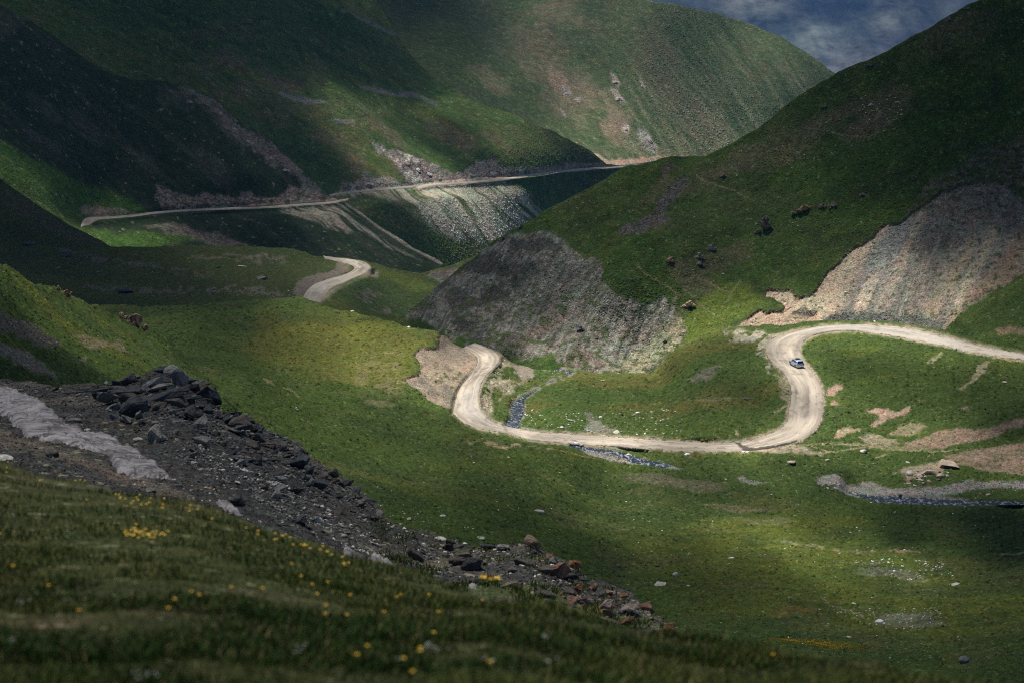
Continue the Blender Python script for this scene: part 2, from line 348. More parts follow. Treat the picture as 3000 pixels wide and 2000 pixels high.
# ---- far ranges
def col_A(s, x, y, X, Y, Z):
    p = Paint(s, x, y, X, Y, Z, A(.04, .058, .066), .0)
    p.mix(A(.15,.15,.145), ss(-.1, .5, p.n(2600, 4, 5)) * .7); p.mix(A(.05,.07,.08), ss(.0, .5, p.streak(60, 12, 120, 4)) * .5); p.mix(A(.06,.09,.04), ss(.1, .5, p.n(1200, 9)) * .7)
    return p.c, p.r
def col_B(s, x, y, X, Y, Z):
    p = Paint(s, x, y, X, Y, Z, A(.070, .102, .045), .1)
    p.mix(A(.125,.13,.08), ss(-.1, .5, fbm(x / 130, y / 90, 4, 3)) * .45 + .05, .25)
    st = p.streak(58, 7, 160, 21); p.mix(A(.19,.19,.13), ss(.0, .5, st) * ss(1250, 1500, x) * .7 * ss(30, 330, y), .55)
    p.mix(A(.04,.072,.026), ss(.05, .6, -st) * ss(1350, 1600, x) * .7)
    # slopes of dry brown turf and the greener hollow on the left
    g = p.mask([(1000,150),(1200,130),(1290,260),(1380,330),(1300,330),(1180,260),(1050,190)], 30, 20, 60); p.mix(A(.05,.085,.03), g * .8)
    p.mix(A(.06,.09,.03), p.mask([(800,-50),(1060,-50),(1100,120),(1180,230),(1000,180),(860,110)], 30, 20, 60) * .8)
    for a in ((1270,20,60,70,TAN*.62,.5,60),(1230,120,90,60,TAN*.55,.5,50),(1300,210,90,70,TAN*.6,.5,60),(1130,190,60,26,TAN*.6,.6,30),(1280,190,34,20,PINK,.6,50),(1300,215,30,26,PINK,.5,60),(1410,260,60,34,PINK*.8,.5,60),(1420,300,50,34,PINK*.85,.6,40),(1350,215,50,30,TAN*.75,.5,40),(1540,200,160,60,TAN*.5,.35,60),(1640,310,90,40,STRAW,.5,60),(1560,330,60,30,STRAW,.5,50),(1480,345,90,16,STRAW,.5,10)):
        x0, y0, rx, ry, c, am, an = a; p.spot(x0, y0, rx, ry, c, am * .75, an, .4, int(x0))
    for x0, y0, rx, ry, an in ((1412,190,22,7,55),(1300,215,16,9,40),(1326,234,9,7,0),(1420,228,26,9,50),(1474,198,14,4,55),(1436,298,14,10,60),(1480,318,30,15,60),(1492,334,24,14,50),(1292,262,16,4,60)):
        p.spot(x0, y0, rx, ry, A(.27,.24,.22), 1, an, 1, int(x0 + y0))
    cut = [(1355,350),(1372,352),(1385,362),(1420,366),(1480,362),(1540,360),(1600,362),(1600,372),(1530,374),(1440,384),(1395,384),(1385,372)]
    p.mix(PINK * 1.2, p.mask(cut, 2, 5, 9)); 
    return p.c, p.r
C1SCREE = [(745,455),(795,440),(860,434),(900,426),(1000,420),(1060,418),(1090,430),(1150,420),(1190,440),(1235,480),(1250,500),(1120,575),(1060,570),(1000,545),(950,510),(900,470),(860,448)]
def col_C1(s, x, y, X, Y, Z):
    p = Paint(s, x, y, X, Y, Z, A(.052, .098, .024), .05)
    st = p.streak(27, 16, 260, 5); p.mix(A(.095,.105,.035), ss(-.1, .5, st) * .7); p.mix(A(.035,.062,.024), ss(0.05, .6, -st) * .6)
    p.mix(A(.105,.10,.05), ss(0, .5, fbm(x / 90, y / 45, 4, 33)) * .45, .3)
    for x0, y0, rx, ry, an in ((700,240,46,10,12),(960,240,60,9,14),(880,222,50,7,16),(660,232,26,6,14),(990,90,70,7,24),(840,60,80,7,22),(790,290,30,5,10)):
        p.spot(x0, y0, rx, ry, A(.17,.165,.19), .55, an, .3, int(x0))
    for x0, y0, rx, ry, an in ((560,215,34,18,25),(470,170,40,22,20),(520,150,60,20,20),(640,195,60,20,25),(900,330,60,20,35),(1040,330,90,20,30),(1150,340,60,14,28),(760,330,60,30,40),(820,380,40,24,40)):
        p.spot(x0, y0, rx, ry, A(.14,.115,.075), .55, an, .6, int(x0))
    # broken rock above the road
    w_ = p.mask(c2((185,965),(260,1000),(330,1040),(400,1050),(430,1070),(520,1090),(600,1090),(720,1145),(800,1120),(880,1085),(1000,1075),(1050,1110),(1200,1110),(1290,1100),(1400,1085),(1500,1065),(1740,1075),(1745,1100),(1400,1130),(1100,1170),(800,1200),(500,1225),(100,1250),(0,1265),(0,1215),(100,1205),(150,1150),(220,1170),(330,1170),(390,1200),(440,1195),(330,1100),(240,1040)), 2.5, 6, 12)
    p.mix(A(.19,.17,.155), w_, .95); p.mix(A(.27,.22,.17), w_ * p.mask([(1010,425),(1200,395),(1300,380),(1395,372),(1395,392),(1200,410),(1010,430)], 5, 4, 10), .7)
    p.mix(A(.42,.40,.38), w_ * ss(.0, .4, fbm(x / 14, y / 9, 4, 15)) * p.mask([(880,355),(945,370),(1000,410),(1000,432),(960,430),(900,385)], 8, 6, 12), .9)
    p.mix(A(.08,.075,.075), w_ * ss(.1, .4, fbm(x / 9, y / 12, 3, 65)) * .7)
    # scree fans under the road, running down to the gully
    m = p.mask(C1SCREE, 12, 14, 30); st = p.streak(48, 5, 120, 8)
    ch = ss(-.6, .1, st + .25 * fbm(x / 60, y / 60, 3, 6)); p.mix(A(.36,.345,.29), m * ch * .92, .35); p.mix(A(.052,.085,.03), m * (1 - ch) * .5)
    p.mix(A(.40,.37,.31), p.mask([(985,424),(1010,423),(1110,500),(1180,560),(1120,570),(1060,500)], 8, 12, 30) * ss(-.1, .2, st) * .9, .35)
    return p.c, p.r
def col_C2(s, x, y, X, Y, Z):
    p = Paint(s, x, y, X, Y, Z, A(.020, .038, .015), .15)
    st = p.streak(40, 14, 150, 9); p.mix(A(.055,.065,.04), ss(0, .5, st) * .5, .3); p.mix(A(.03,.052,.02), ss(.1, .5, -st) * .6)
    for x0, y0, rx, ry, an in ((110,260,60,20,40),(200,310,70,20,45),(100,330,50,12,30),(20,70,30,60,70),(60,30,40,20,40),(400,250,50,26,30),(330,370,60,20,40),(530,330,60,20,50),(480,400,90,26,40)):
        p.spot(x0, y0, rx, ry, A(.10,.10,.085), .4, an, .4, int(x0))
    # bare rib beside the crest
    p.mix(A(.115,.105,.095), p.mask(c1((1180,660),(1250,660),(1430,730),(1600,890),(1750,1000),(1890,1090),(2000,1190),(2170,1290),(2000,1260),(1850,1170),(1750,1130),(1650,1040),(1520,960),(1470,860),(1340,760),(1220,720)), 5, 18, 14), .7)
    # green fan at the foot of the slope
    g = p.mask([(-250,250),(0,345),(60,372),(175,416),(240,444),(300,468),(345,486),(280,500),(200,512),(0,420),(-250,330)], 9, 10, 40); p.mix(A(.058,.12,.022), g * .9, .05)
    p.mix(A(.055,.10,.02), p.mask([(-250,330),(0,400),(205,520),(330,570),(250,575),(150,540),(0,470),(-250,420)], 8, 8, 30) * .8)
    # road cut
    cut = c1((1030,1240),(1080,1240),(1150,1280),(1250,1300),(1350,1285),(1450,1300),(1550,1320),(1600,1290),(1640,1285),(1700,1310),(1800,1300),(1870,1280),(1900,1250),(1970,1265),(2030,1245),(2110,1290),(2170,1290),(2240,1318),(1900,1340),(1500,1362),(1150,1388),(1060,1370),(1020,1310))
    m = p.mask(cut, 2.5, 6, 12); p.mix(A(.20,.16,.14), m, .9); p.mix(A(.05,.06,.035), m * ss(.1, .35, fbm(x / 12, y / 8, 4, 12)) * .8)
    p.mix(A(.24,.19,.155), p.mask(c1((510,1370),(560,1350),(640,1360),(760,1375),(900,1390),(760,1415),(620,1425),(560,1410)), 3, 6, 12) * .8, .7)
    # fans and gravel below the road
    fan = [(640,482),(740,470),(786,464),(850,512),(930,570),(1010,606),(960,600),(900,578),(830,550),(780,555),(700,530),(660,505)]
    m = p.mask(fan, 6, 16, 26); ch = ss(-.3, .25, p.streak(35, 7, 90, 44)); p.mix(A(.22,.20,.17), m * ch, .7)
    p.mix(A(.19,.155,.135), p.mask([(330,525),(420,528),(500,545),(575,570),(480,568),(400,552)], 5, 10, 20) * .8, .9)
    g2 = p.mask([(200,528),(300,540),(480,565),(330,575),(240,560)], 7, 8, 30); p.mix(A(.06,.125,.02), g2 * .8)
    d, t = sd_line(x, y, [(800,470),(870,522),(940,568),(1012,609)]); p.mix(A(.26,.24,.21), ss(7, 2, d) * .8, .8)
    return p.c, p.r
def col_E(s, x, y, X, Y, Z):
    p = Paint(s, x, y, X, Y, Z, A(.055, .074, .022), .12)
    p.mix(OLIVE * .9, ss(-.1, .5, p.n(60, 5)) * .5); p.mix(DEEP, ss(0, .5, p.n(35, 15)) * .6)
    p.mix(A(.11,.09,.07), p.mask([(0,425),(60,455),(150,520),(235,560),(150,545),(60,500),(-60,440)], 8, 10, 30) * .5, .5)
    for pl in ([(150,578),(210,592),(280,600),(360,612),(450,628),(490,640),(400,628),(300,612),(200,600)], [(180,660),(270,662),(330,668),(430,664),(520,660),(640,668),(680,690),(600,680),(480,676),(380,682),(250,674)], [(430,590),(560,592),(660,598),(600,606),(480,600)]):
        p.mix(A(.17,.145,.12), p.mask(pl, 5, 14, 16) * ss(-.25, .15, fbm(x / 9, y / 5, 3, 8)) * .8, .9)
    p.mix(A(.15,.13,.11), p.mask(c4((2215,270),(2240,290),(2240,350),(2140,380),(2060,410),(2000,460),(1980,510),(1930,480),(1930,420),(2000,350),(2100,325),(2190,325)), 3, 6, 12), 1)
    p.mix(A(.15,.13,.11), p.mask([(784,600),(804,608),(800,622),(770,634),(745,640),(760,615)], 4, 6, 12), 1)
    p.mix(A(.25,.22,.17), p.mask(c5((110,250),(190,285),(250,300),(245,345),(190,360),(120,380),(60,400),(20,430),(-60,480),(-120,520),(-160,530),(-60,420),(60,370)), 4, 8, 14) * .85, .8)
    p.mix(A(.045,.08,.025), p.mask([(760,680),(800,630),(870,640),(960,690),(930,735),(820,720)], 12, 10, 30) * .7)
    p.mix(A(.09,.12,.025), p.mask([(860,605),(960,640),(1000,662),(960,672),(880,632)], 10, 8, 30) * .8)
    p.mix(A(.16,.15,.12), p.mask([(800,690),(850,660),(900,690),(905,720),(850,715)], 10, 14, 18) * ss(0, .3, p.n(4, 3)) * .8, .6)
    return p.c, p.r
def col_Fb(s, x, y, X, Y, Z):
    p = Paint(s, x, y, X, Y, Z, A(.085, .11, .03), .1)
    p.mix(A(.15,.14,.125), p.mask([(950,640),(1000,625),(1060,615),(1100,640),(1000,680)], 5, 8, 14), .9)
    return p.c, p.r
def col_F(s, x, y, X, Y, Z):
    p = Paint(s, x, y, X, Y, Z, A(.040, .078, .016), .1)
    st = p.streak(150, 14, 60, 71)
    p.mix(A(.075,.09,.038), ss(-.0, .5, fbm(x / 150, y / 110, 4, 2)) * .5, .25); p.mix(A(.032,.052,.016), ss(0, .4, fbm(x / 60, y / 50, 4, 12)) * .7)
    p.mix(A(.072,.10,.022), ss(.05, .5, st) * .5)
    # dry stony patches
    for x0, y0, rx, ry, an, am in ((2020,250,110,40,-25,.55),(1990,300,80,30,-20,.6),(1900,290,70,24,-30,.5),(1700,370,70,30,-35,.5),(1600,420,90,26,-30,.4),(1800,350,120,40,-30,.4),(2130,110,90,40,-30,.35),(2230,60,80,40,-30,.35),(1500,450,60,20,-40,.5),(1650,600,110,30,-20,.4),(1600,640,80,30,25,.5),(2180,60,60,20,-30,.4)):
        p.spot(x0, y0, rx, ry, A(.115,.10,.065), am, an, .75, int(x0))
    p.mix(A(.105,.095,.088), p.mask(c2((2030,1410),(2100,1310),(2170,1220),(2230,1180),(2290,1170),(2230,1290),(2110,1400),(2130,1460),(2030,1500),(1960,1540),(1830,1550),(1810,1520),(1900,1460)), 4, 14, 18), 1)
    p.mix(A(.09,.08,.072), p.mask(c2((2100,1110),(2180,1090),(2205,1120),(2150,1160),(2090,1180)), 4, 10, 14) * .8, 1)
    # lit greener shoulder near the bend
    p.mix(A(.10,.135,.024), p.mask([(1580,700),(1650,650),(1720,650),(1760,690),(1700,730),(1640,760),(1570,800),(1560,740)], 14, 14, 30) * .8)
    # cattle tracks
    for ln in (c6((60,340),(200,400),(310,450)), c6((0,430),(60,460),(140,540),(240,610)), [(1600,410),(1650,430),(1720,458)], c5((1950,280),(1980,320),(2100,380),(2240,480)), [(1700,640),(1660,700)], [(1850,300),(1960,320),(2060,300)]):
        d, _ = sd_line(p.x + 5 * fbm(x / 20, y / 20, 3, 6), p.y + 4 * fbm(x / 20, y / 20, 3, 9), ln); p.mix(A(.19,.17,.10), ss(2.6, .8, d) * .6, .4)
    # left scree
    L = p.mask(SCREE_L, 7, 20, 16)
    st = p.streak(118, 9, 110, 31); st2 = p.streak(118, 22, 200, 41)
    base = A(.165,.155,.14) + np.zeros(x.shape + (3,)); 
    q = Paint(s, x, y, X, Y, Z, A(.20,.19,.172), .6)
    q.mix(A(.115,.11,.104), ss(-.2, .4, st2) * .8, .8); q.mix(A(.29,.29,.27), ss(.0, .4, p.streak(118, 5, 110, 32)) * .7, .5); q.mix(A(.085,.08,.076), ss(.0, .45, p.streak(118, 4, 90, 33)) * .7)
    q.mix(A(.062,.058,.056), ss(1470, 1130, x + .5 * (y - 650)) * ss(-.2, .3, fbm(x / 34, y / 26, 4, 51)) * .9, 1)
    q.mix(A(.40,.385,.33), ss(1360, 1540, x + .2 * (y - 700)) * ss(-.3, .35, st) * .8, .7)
    q.mix(A(.26,.25,.15), p.mask([(1568,700),(1600,730),(1560,800),(1450,860),(1390,855),(1480,780)], 12, 14, 40) * .6, .6)
    q.mix(A(.20,.12,.10), p.mask([(1180,815),(1260,760),(1340,700),(1300,720),(1220,770)], 9, 10, 20) * .5 + p.mask([(1290,840),(1330,800),(1400,830),(1370,860)], 9, 12, 14) * .4)
    q.mix(A(.055,.085,.028), ss(.18, .35, fbm(x / 16, y / 10, 4, 91)) * ss(620, 700, y) * .8, .2)
    q.mix(A(.05,.07,.03), ss(.25, .4, fbm(x / 7, y / 5, 3, 95)) * .7, .3)
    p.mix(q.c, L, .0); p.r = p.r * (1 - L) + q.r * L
    # right scree
    Rm = ss(-1.5, 1.5, sd_poly(x + 8 * fbm(x / 26, y / 26, 4, 1), y + 6.4 * fbm(x / 26 + 31, y / 26 + 9, 4, 8), SCREE_R))
    q = Paint(s, x, y, X, Y, Z, A(.44,.365,.28), .25); sr = p.streak(112, 6, 130, 61); sr2 = p.streak(115, 26, 240, 63); q.mix(A(.26,.215,.165), ss(.0, .45, p.streak(113, 3.5, 90, 64)) * .55)
    tn = ss(2000, 1930, x + .55 * (y - 640))   # tan clay on the left part
    q.mix(A(.17,.163,.155), (1 - tn) * ss(-.75, .15, sr2) * .95, .7); q.mix(A(.25,.235,.21), (1 - tn) * ss(.1, .5, sr) * .5, .6)
    q.mix(A(.20,.225,.25), p.mask([(2040,515),(2110,500),(2090,560),(2020,640),(1960,690),(2000,600)], 18, 20, 40) * ss(-.3, .3, sr) * .6, .6)
    q.mix(A(.105,.098,.092), p.mask([(2120,560),(2200,530),(2170,640),(2110,740),(1990,735),(2060,660)], 22, 20, 40) * ss(-.4, .3, sr) * .8, 1)
    q.mix(A(.235,.205,.13), p.mask([(2230,540),(2300,520),(2240,620),(2180,700),(2130,745),(2110,745),(2160,660)], 18, 20, 40) * ss(-.4, .3, sr) * .7, .5)
    q.mix(A(.22,.15,.105), p.mask([(2352,520),(2352,630),(2300,660),(2250,700),(2170,752),(2230,670)], 14, 16, 40) * .7, .5)
    q.mix(A(.14,.12,.10), p.mask([(2100,470),(2268,413),(2352,450),(2352,530),(2200,520)], 20, 20, 30) * .6, .8)
    q.mix(A(.34,.25,.19), p.mask(c6((290,720),(420,630),(520,580),(700,560),(880,590),(880,680),(600,730)), 8, 10, 16) * .8, .5)
    q.mix(A(.105,.085,.07), p.mask(c6((720,560),(800,535),(880,560),(880,600),(790,610),(720,585)), 3, 8, 10) * .8, 1)
    q.mix(A(.11,.11,.105), p.mask([(1880,742),(1895,722),(1960,715),(2100,728),(2170,745),(2160,760),(1960,748)], 5, 10, 10), 1)
    q.mix(A(.05,.07,.03), ss(.33, .42, fbm(x / 9, y / 6, 3, 97)) * ss(2050, 2200, x) * .8 + ss(.42, .5, fbm(x / 9, y / 6, 3, 98)) * .8, .3)
    q.mix(A(.06,.09,.028), p.mask(c6((570,480),(640,500),(640,560),(560,565),(480,520)), 5, 8, 14) * ss(-.3, .1, fbm(x / 10, y / 7, 3, 20)) * .8)
    p.mix(q.c, Rm); p.r = p.r * (1 - Rm) + q.r * Rm
    lip(p, SOD_R, SCREE_R); lip(p, SOD_R2, SCREE_R, wid=2.4)
    # terraced cracked turf above the right scree
    t = p.mask([(2085,500),(2110,450),(2140,425),(2200,380),(2270,340),(2400,290),(2450,440),(2352,462),(2320,424),(2268,410),(2198,428),(2140,458)], 12, 14, 30)
    u, v = x / 13 + .9 * fbm(x / 22, y / 22, 3, 5), y / 7 + .9 * fbm(x / 22, y / 22, 3, 6)
    p.mix(A(.15,.135,.115), t * ss(.24, .08, np.abs(fbm(u * .6, v * .6, 2, 40))) * .8, .5)
    p.mix(A(.09,.08,.05), t * .35, .4)
    # foot of the slope on the far right
    p.mix(A(.058,.09,.024), p.mask([(2200,728),(2300,660),(2352,628),(2450,600),(2450,760),(2352,800),(2240,770)], 8, 12, 24) * .85, .2)
    p.mix(A(.24,.18,.12), p.mask(c6((2040,690),(2120,675),(2240,682),(2400,700),(2400,760),(2240,740),(2160,720),(2080,730)), 3, 6, 14) * .7, .4)
    return p.c, p.r
def col_G(s, x, y, X, Y, Z):
    p = Paint(s, x, y, X, Y, Z, A(.056, .090, .018), .05)
    p.mix(OLIVE, ss(.0, .5, p.n(45, 5)) * .6); p.mix(DEEP, ss(-.05, .4, p.n(22, 15)) * .65); p.mix(A(.10,.10,.045), ss(.1, .5, p.n(9, 25)) * .35, .3)
    # valley floor is greener
    fl = p.mask([(1120,900),(1215,842),(1330,845),(1430,870),(1560,800),(1700,750),(1800,800),(1810,960),(1700,1010),(1500,1010),(1340,1000),(1200,985),(1120,960)], 16, 12, 40)
    p.mix(A(.055,.092,.022), fl * .8); p.mix(A(.105,.105,.028), fl * ss(.0, .4, p.n(24, 55)) * .8)
    rt = p.mask([(1830,770),(1950,755),(2200,800),(2450,860),(2450,1130),(1900,1120),(1760,1050),(1870,1000),(1890,900),(1850,830)], 12, 12, 30)
    p.mix(A(.05,.082,.02), rt * .85, .2); p.mix(A(.085,.12,.022), rt * ss(.1, .5, p.n(14, 35)) * .6)
    bel = p.mask([(1500,1050),(1750,1050),(1950,1080),(2450,1140),(2450,1210),(1900,1150),(1600,1110),(1480,1080)], 14, 10, 40); p.mix(A(.05,.082,.021), bel * .8)
    # knoll: dry olive turf
    p.mix(A(.12,.118,.022), p.mask([(600,730),(800,720),(1000,765),(960,830),(920,900),(700,860),(560,800)], 30, 20, 60) * .6)
    p.mix(A(.17,.15,.08), p.mask([(830,800),(920,800),(940,900),(890,920),(850,880)], 14, 20, 18) * ss(.0, .3, p.n(3, 8)) * .7, .4)
    # cut bank beside the left bend
    m = ss(-1.5, 1.5, sd_poly(x + 8 * fbm(x / 26, y / 26, 4, 1), y + 6.4 * fbm(x / 26 + 31, y / 26 + 9, 4, 8), CUT_L))
    q = Paint(s, x, y, X, Y, Z, A(.27,.215,.175), .75); q.mix(A(.15,.13,.115), ss(0, .4, p.streak(50, 14, 50, 3)) * .8 + p.mask([(1005,770),(1060,790),(1090,820),(1050,830),(1005,810)], 8, 8, 16) * .7, .95)
    q.mix(A(.055,.08,.025), ss(.08, .25, fbm(x / 11, y / 7, 4, 72)) * p.mask([(960,830),(1000,830),(1060,860),(1040,920),(1000,880)], 14, 12, 20) * .8, .2)
    p.mix(q.c, m); p.r = p.r * (1 - m) + q.r * m; lip(p, SOD_L, CUT_L, wid=3.4); lip(p, SOD_L2, CUT_L, wid=3)
    # embankment right of the left bend
    m = p.mask(BANK_R, 5, 9, 14); p.mix(A(.30,.27,.20), m * ss(.25, -.25, fbm(x / 22, y / 16, 4, 81)) * .95, .6)
    p.mix(A(.24,.21,.18), p.mask(c5((1100,880),(1160,900),(1260,960),(1270,1010),(1180,1050),(1130,960)), 4, 8, 10), 1)
    # verge worn bare along the roads
    for pr, wd in ((ROAD_MAIN, 9),):
        sd = sd_poly(x + 3 * fbm(x / 9, y / 9, 3, 19), y + 3 * fbm(x / 9, y / 9, 3, 29), ring(pr)); p.mix(A(.33,.28,.22), ss(-wd, -1, sd) * .9 * ss(-.5, .3, fbm(x / 18, y / 14, 3, 99) + .25), .7)
    # inner corner of the right bend: pale dusty fan
    f = p.mask(c6((270,700),(400,690),(560,720),(640,735),(560,780),(540,850),(560,920),(640,1000),(560,1010),(530,900),(480,850),(480,790),(400,770),(300,790),(380,750)), 6, 14, 14)
    p.mix(A(.38,.35,.29), f * ss(-.3, .15, p.streak(160, 6, 30, 7)) * .9, .6)
    for pl, c, k in ((c6((20,1060),(120,1000),(230,960),(260,990),(180,1060),(100,1080)), A(.17,.165,.13), .7), (c6((620,1010),(690,1010),(700,1060),(690,1190),(650,1160)), A(.25,.22,.16), .7),
                  (c6((940,1100),(1000,1060),(1050,1075),(1050,1110),(1000,1140),(945,1135)), PINK * 1.1, .95), (c6((970,1200),(1000,1185),(1030,1215),(980,1225)), PINK, .9),
                  (c6((1190,1265),(1300,1245),(1400,1260),(1500,1225),(1500,1255),(1400,1300),(1330,1320),(1250,1365),(1235,1350),(1290,1300),(1230,1285)), PINK * 1.15, .95),
                  (c6((1340,1400),(1450,1330),(1560,1320),(1600,1350),(1560,1400),(1440,1420)), A(.25,.21,.14), .7), (c6((980,1440),(1030,1385),(1180,1370),(1170,1390),(1100,1410),(1030,1445)), A(.34,.27,.19), .9),
                  (c6((1150,1430),(1250,1400),(1350,1440),(1420,1460),(1300,1490),(1180,1470)), A(.28,.25,.18), .8), (c6((1450,1470),(1560,1440),(1700,1390),(1820,1370),(2000,1370),(2140,1340),(2300,1290),(2300,1340),(2100,1400),(1980,1440),(1700,1500),(1500,1490)), PINK * .9, .85),
                  (c6((1000,1490),(1300,1480),(1700,1500),(1500,1530),(1100,1510)), A(.24,.21,.14), .6), (c6((1610,940),(1700,890),(1700,915),(1610,960)), STRAW, .8), (c6((1790,1130),(1880,1090),(1930,1000),(2040,940),(1980,1010),(1920,1080),(1820,1140)), A(.32,.27,.18), .85),
                  (c6((1810,1240),(1870,1230),(1880,1250),(1830,1255)), TAN, .8), (c6((600,1250),(690,1190),(690,1200),(610,1262)), STRAW, .8), (c6((2010,895),(2100,890),(2300,905),(2300,930),(2100,930)), A(.24,.22,.12), .6),
                  (c6((330,1375),(355,1375),(375,1410),(350,1405)), TAN, .8), (c6((0,1190),(200,1170),(420,1165),(200,1195)), STRAW * .8, .5), (c6((1300,1800),(1320,1800),(1320,1801)), TAN, 0)):
        p.mix(c, p.mask(pl, 2.5, 7, 13) * k, .55)
    d, _ = sd_line(x + 3 * fbm(x / 15, y / 12, 3, 5), y + 3 * fbm(x / 15, y / 12, 3, 6), c6((1990,1290),(2150,1280),(2300,1270))); 
    for ln in (c6((820,1480),(1100,1500),(1400,1520),(1800,1530)), c9((660,0),(820,30),(960,90),(1250,60),(1400,10)), c9((1800,165),(2000,190),(2240,225)), c9((1260,130),(1340,112))):
        d, _ = sd_line(x + 3 * fbm(x / 15, y / 12, 3, 5), y + 3 * fbm(x / 15, y / 12, 3, 6), ln); p.mix(A(.30,.26,.17), ss(2.4, .6, d) * .7, .4)
    # bare slope on the right margin and the gravel bars of the stream
    m = p.mask(c9((1700,110),(1820,100),(2000,50),(2300,10),(2700,-60),(2700,300),(2240,222),(2000,190),(1800,160)), 5, 9, 18); p.mix(A(.27,.20,.155), m * .95, .6); p.mix(A(.16,.14,.07), m * ss(.1, .3, fbm(x / 30, y / 5, 4, 61)) * .7)
    p.mix(A(.30,.25,.19), p.mask(c9((1400,240),(1480,200),(1560,170),(1700,150),(1760,180),(1700,230),(1560,260),(1480,275)), 4, 9, 12), .9)
    m = p.mask(c9((880,250),(1000,240),(1060,280),(1200,275),(1400,300),(1600,300),(1760,290),(1860,262),(2000,262),(2240,270),(2700,270),(2700,310),(2240,300),(2000,298),(1850,318),(1700,340),(1900,365),(2240,375),(2700,380),(2700,400),(2100,398),(1600,392),(1290,378),(1160,345),(980,325),(1000,300),(880,300)), 2.5, 5, 10)
    p.mix(A(.24,.23,.225), m, 1)
    p.mix(A(.24,.23,.22), p.mask(c8((1430,0),(1520,0),(1640,25),(1900,70),(2000,90),(1995,130),(1880,130),(1760,115),(1640,80),(1560,30)), 2.5, 5, 10), 1)
    p.mix(A(.24,.23,.22), p.mask(c8((2070,105),(2150,130),(2240,180),(2180,165),(2080,135)), 2.5, 5, 8), 1)
    p.mix(A(.21,.20,.19), p.mask(c9((360,240),(440,265),(540,285),(470,290),(370,268)), 2.5, 5, 8), 1)
    for pr in (STREAM_A,):
        sd = sd_poly(x + 3 * fbm(x / 7, y / 7, 3, 19), y + 3 * fbm(x / 7, y / 7, 3, 29), ring(pr)); p.mix(A(.22,.21,.19), ss(-6, -1, sd) * ss(-.3, .2, fbm(x / 12, y / 10, 3, 59)) * .9, .9)
    p.mix(A(.22,.21,.19), p.mask(c5((1590,1380),(1640,1300),(1600,1250),(1680,1280),(1740,1350),(1800,1345),(1790,1375),(1640,1375)), 5, 8, 12) * .8, .9)
    p.mix(A(.32,.28,.21), p.mask(c9((440,40),(540,5),(640,0),(760,20),(860,90),(990,90),(920,110),(780,100),(650,85)), 4, 6, 12) * .9, .5)
    # terraces and dry lines in the near meadow
    for ln, wd in ((c8((760,-10),(900,0),(1000,20),(1300,50),(1500,90),(1640,105)), 3.4), ([(1070,1015),(1140,1030),(1230,1028)], 2), (c9((650,655),(760,680),(850,690),(960,710),(1100,725),(1240,740),(1420,745),(1560,755)), 3.2), (c9((1000,780),(1150,795),(1290,808)), 1.6), (c9((900,1040),(1060,1090),(1200,1140)), 2.4), ([(606,880),(640,890),(690,915)], 2), (c9((2050,750),(2240,760)), 3)):
        d, _ = sd_line(x + 7 * fbm(x / 22, y / 12, 3, 5), y + 5 * fbm(x / 22, y / 12, 3, 6), ln); p.mix(A(.27,.22,.15), ss(wd, wd * .3, d) * ss(-.35, .05, fbm(x / 16, y / 9, 3, 88)) * .85, .7)
    for x0, y0, rx, ry, c, am in ((1560,1120,130,16,A(.17,.15,.11),.5),(1480,1105,80,12,A(.16,.145,.10),.5),(1700,1175,90,8,A(.16,.14,.09),.5),(1760,1205,70,8,A(.17,.16,.10),.4),(2040,1325,90,16,A(.16,.165,.12),.5),(2090,1430,90,16,A(.19,.185,.15),.6),(1830,1405,60,10,A(.15,.12,.04),.5),(830,870,20,30,A(.2,.17,.10),.4),(880,935,40,8,A(.22,.19,.11),.4)):
        p.spot(x0, y0, rx, ry, c, am, 4, .6, int(x0))
    p.mix(DEEP, ss(.1, .5, fbm(X / 7, Y / 4, 4, 111)) * ss(1050, 1250, y) * .5)
    return p.c, p.r
def col_H1(s, x, y, X, Y, Z):
    p = Paint(s, x, y, X, Y, Z, A(.056, .090, .018), .12)
    p.mix(OLIVE, ss(-.1, .5, p.n(22, 5)) * .6); p.mix(DEEP, ss(.0, .45, p.n(12, 15)) * .5); p.mix(DEEP * .8, ss(.15, .4, p.n(3.5, 16)) * .6)
    for pl, c, k, r in ((c4((0,590),(60,640),(150,650),(230,690),(300,760),(390,820),(390,855),(330,850),(200,790),(60,740),(-300,560)), A(.095,.085,.075), .9, 1),
                     (c4((-300,640),(0,790),(100,810),(220,870),(300,940),(390,1010),(380,1030),(280,990),(160,930),(0,850)), A(.15,.135,.12), .9, 1),
                     (c4((460,750),(560,760),(640,790),(800,800),(850,880),(700,850),(600,850)), A(.21,.16,.11), .6, .6), (c4((470,890),(530,920),(600,960),(560,960),(490,920)), A(.22,.2,.16), .6, .8)):
        p.mix(c, p.mask(pl, 3.5, 12, 16) * k, r)
    p.mix(A(.035,.06,.018), p.mask(c4((200,800),(400,850),(560,950),(720,1040),(600,1090),(300,1080),(-200,1000),(-200,880),(0,870),(200,960),(380,1030),(400,1010),(300,930)), 6, 8, 20) * .8, .1)
    return p.c, p.r
SNOW = c4((-400,1010),(0,1085),(120,1110),(230,1150),(265,1185),(330,1240),(420,1300),(520,1340),(640,1375),(730,1400),(830,1460),(900,1490),(1000,1560)) + c7((1010,110),(1080,160),(1180,230),(1160,250),(1060,225),(960,200),(860,200),(780,170),(700,100),(580,70),(500,60),(440,40),(300,0),(200,-40),(0,-180),(-400,-350))
SNOW2 = c7((1370,345),(1500,350),(1600,430),(1660,460),(1560,455),(1450,410)) 
SNOW3 = c8((0,650),(60,650),(150,690),(260,710),(380,770),(560,850),(700,900),(760,920),(840,925),(960,990),(860,975),(640,900),(400,830),(200,760),(0,700))
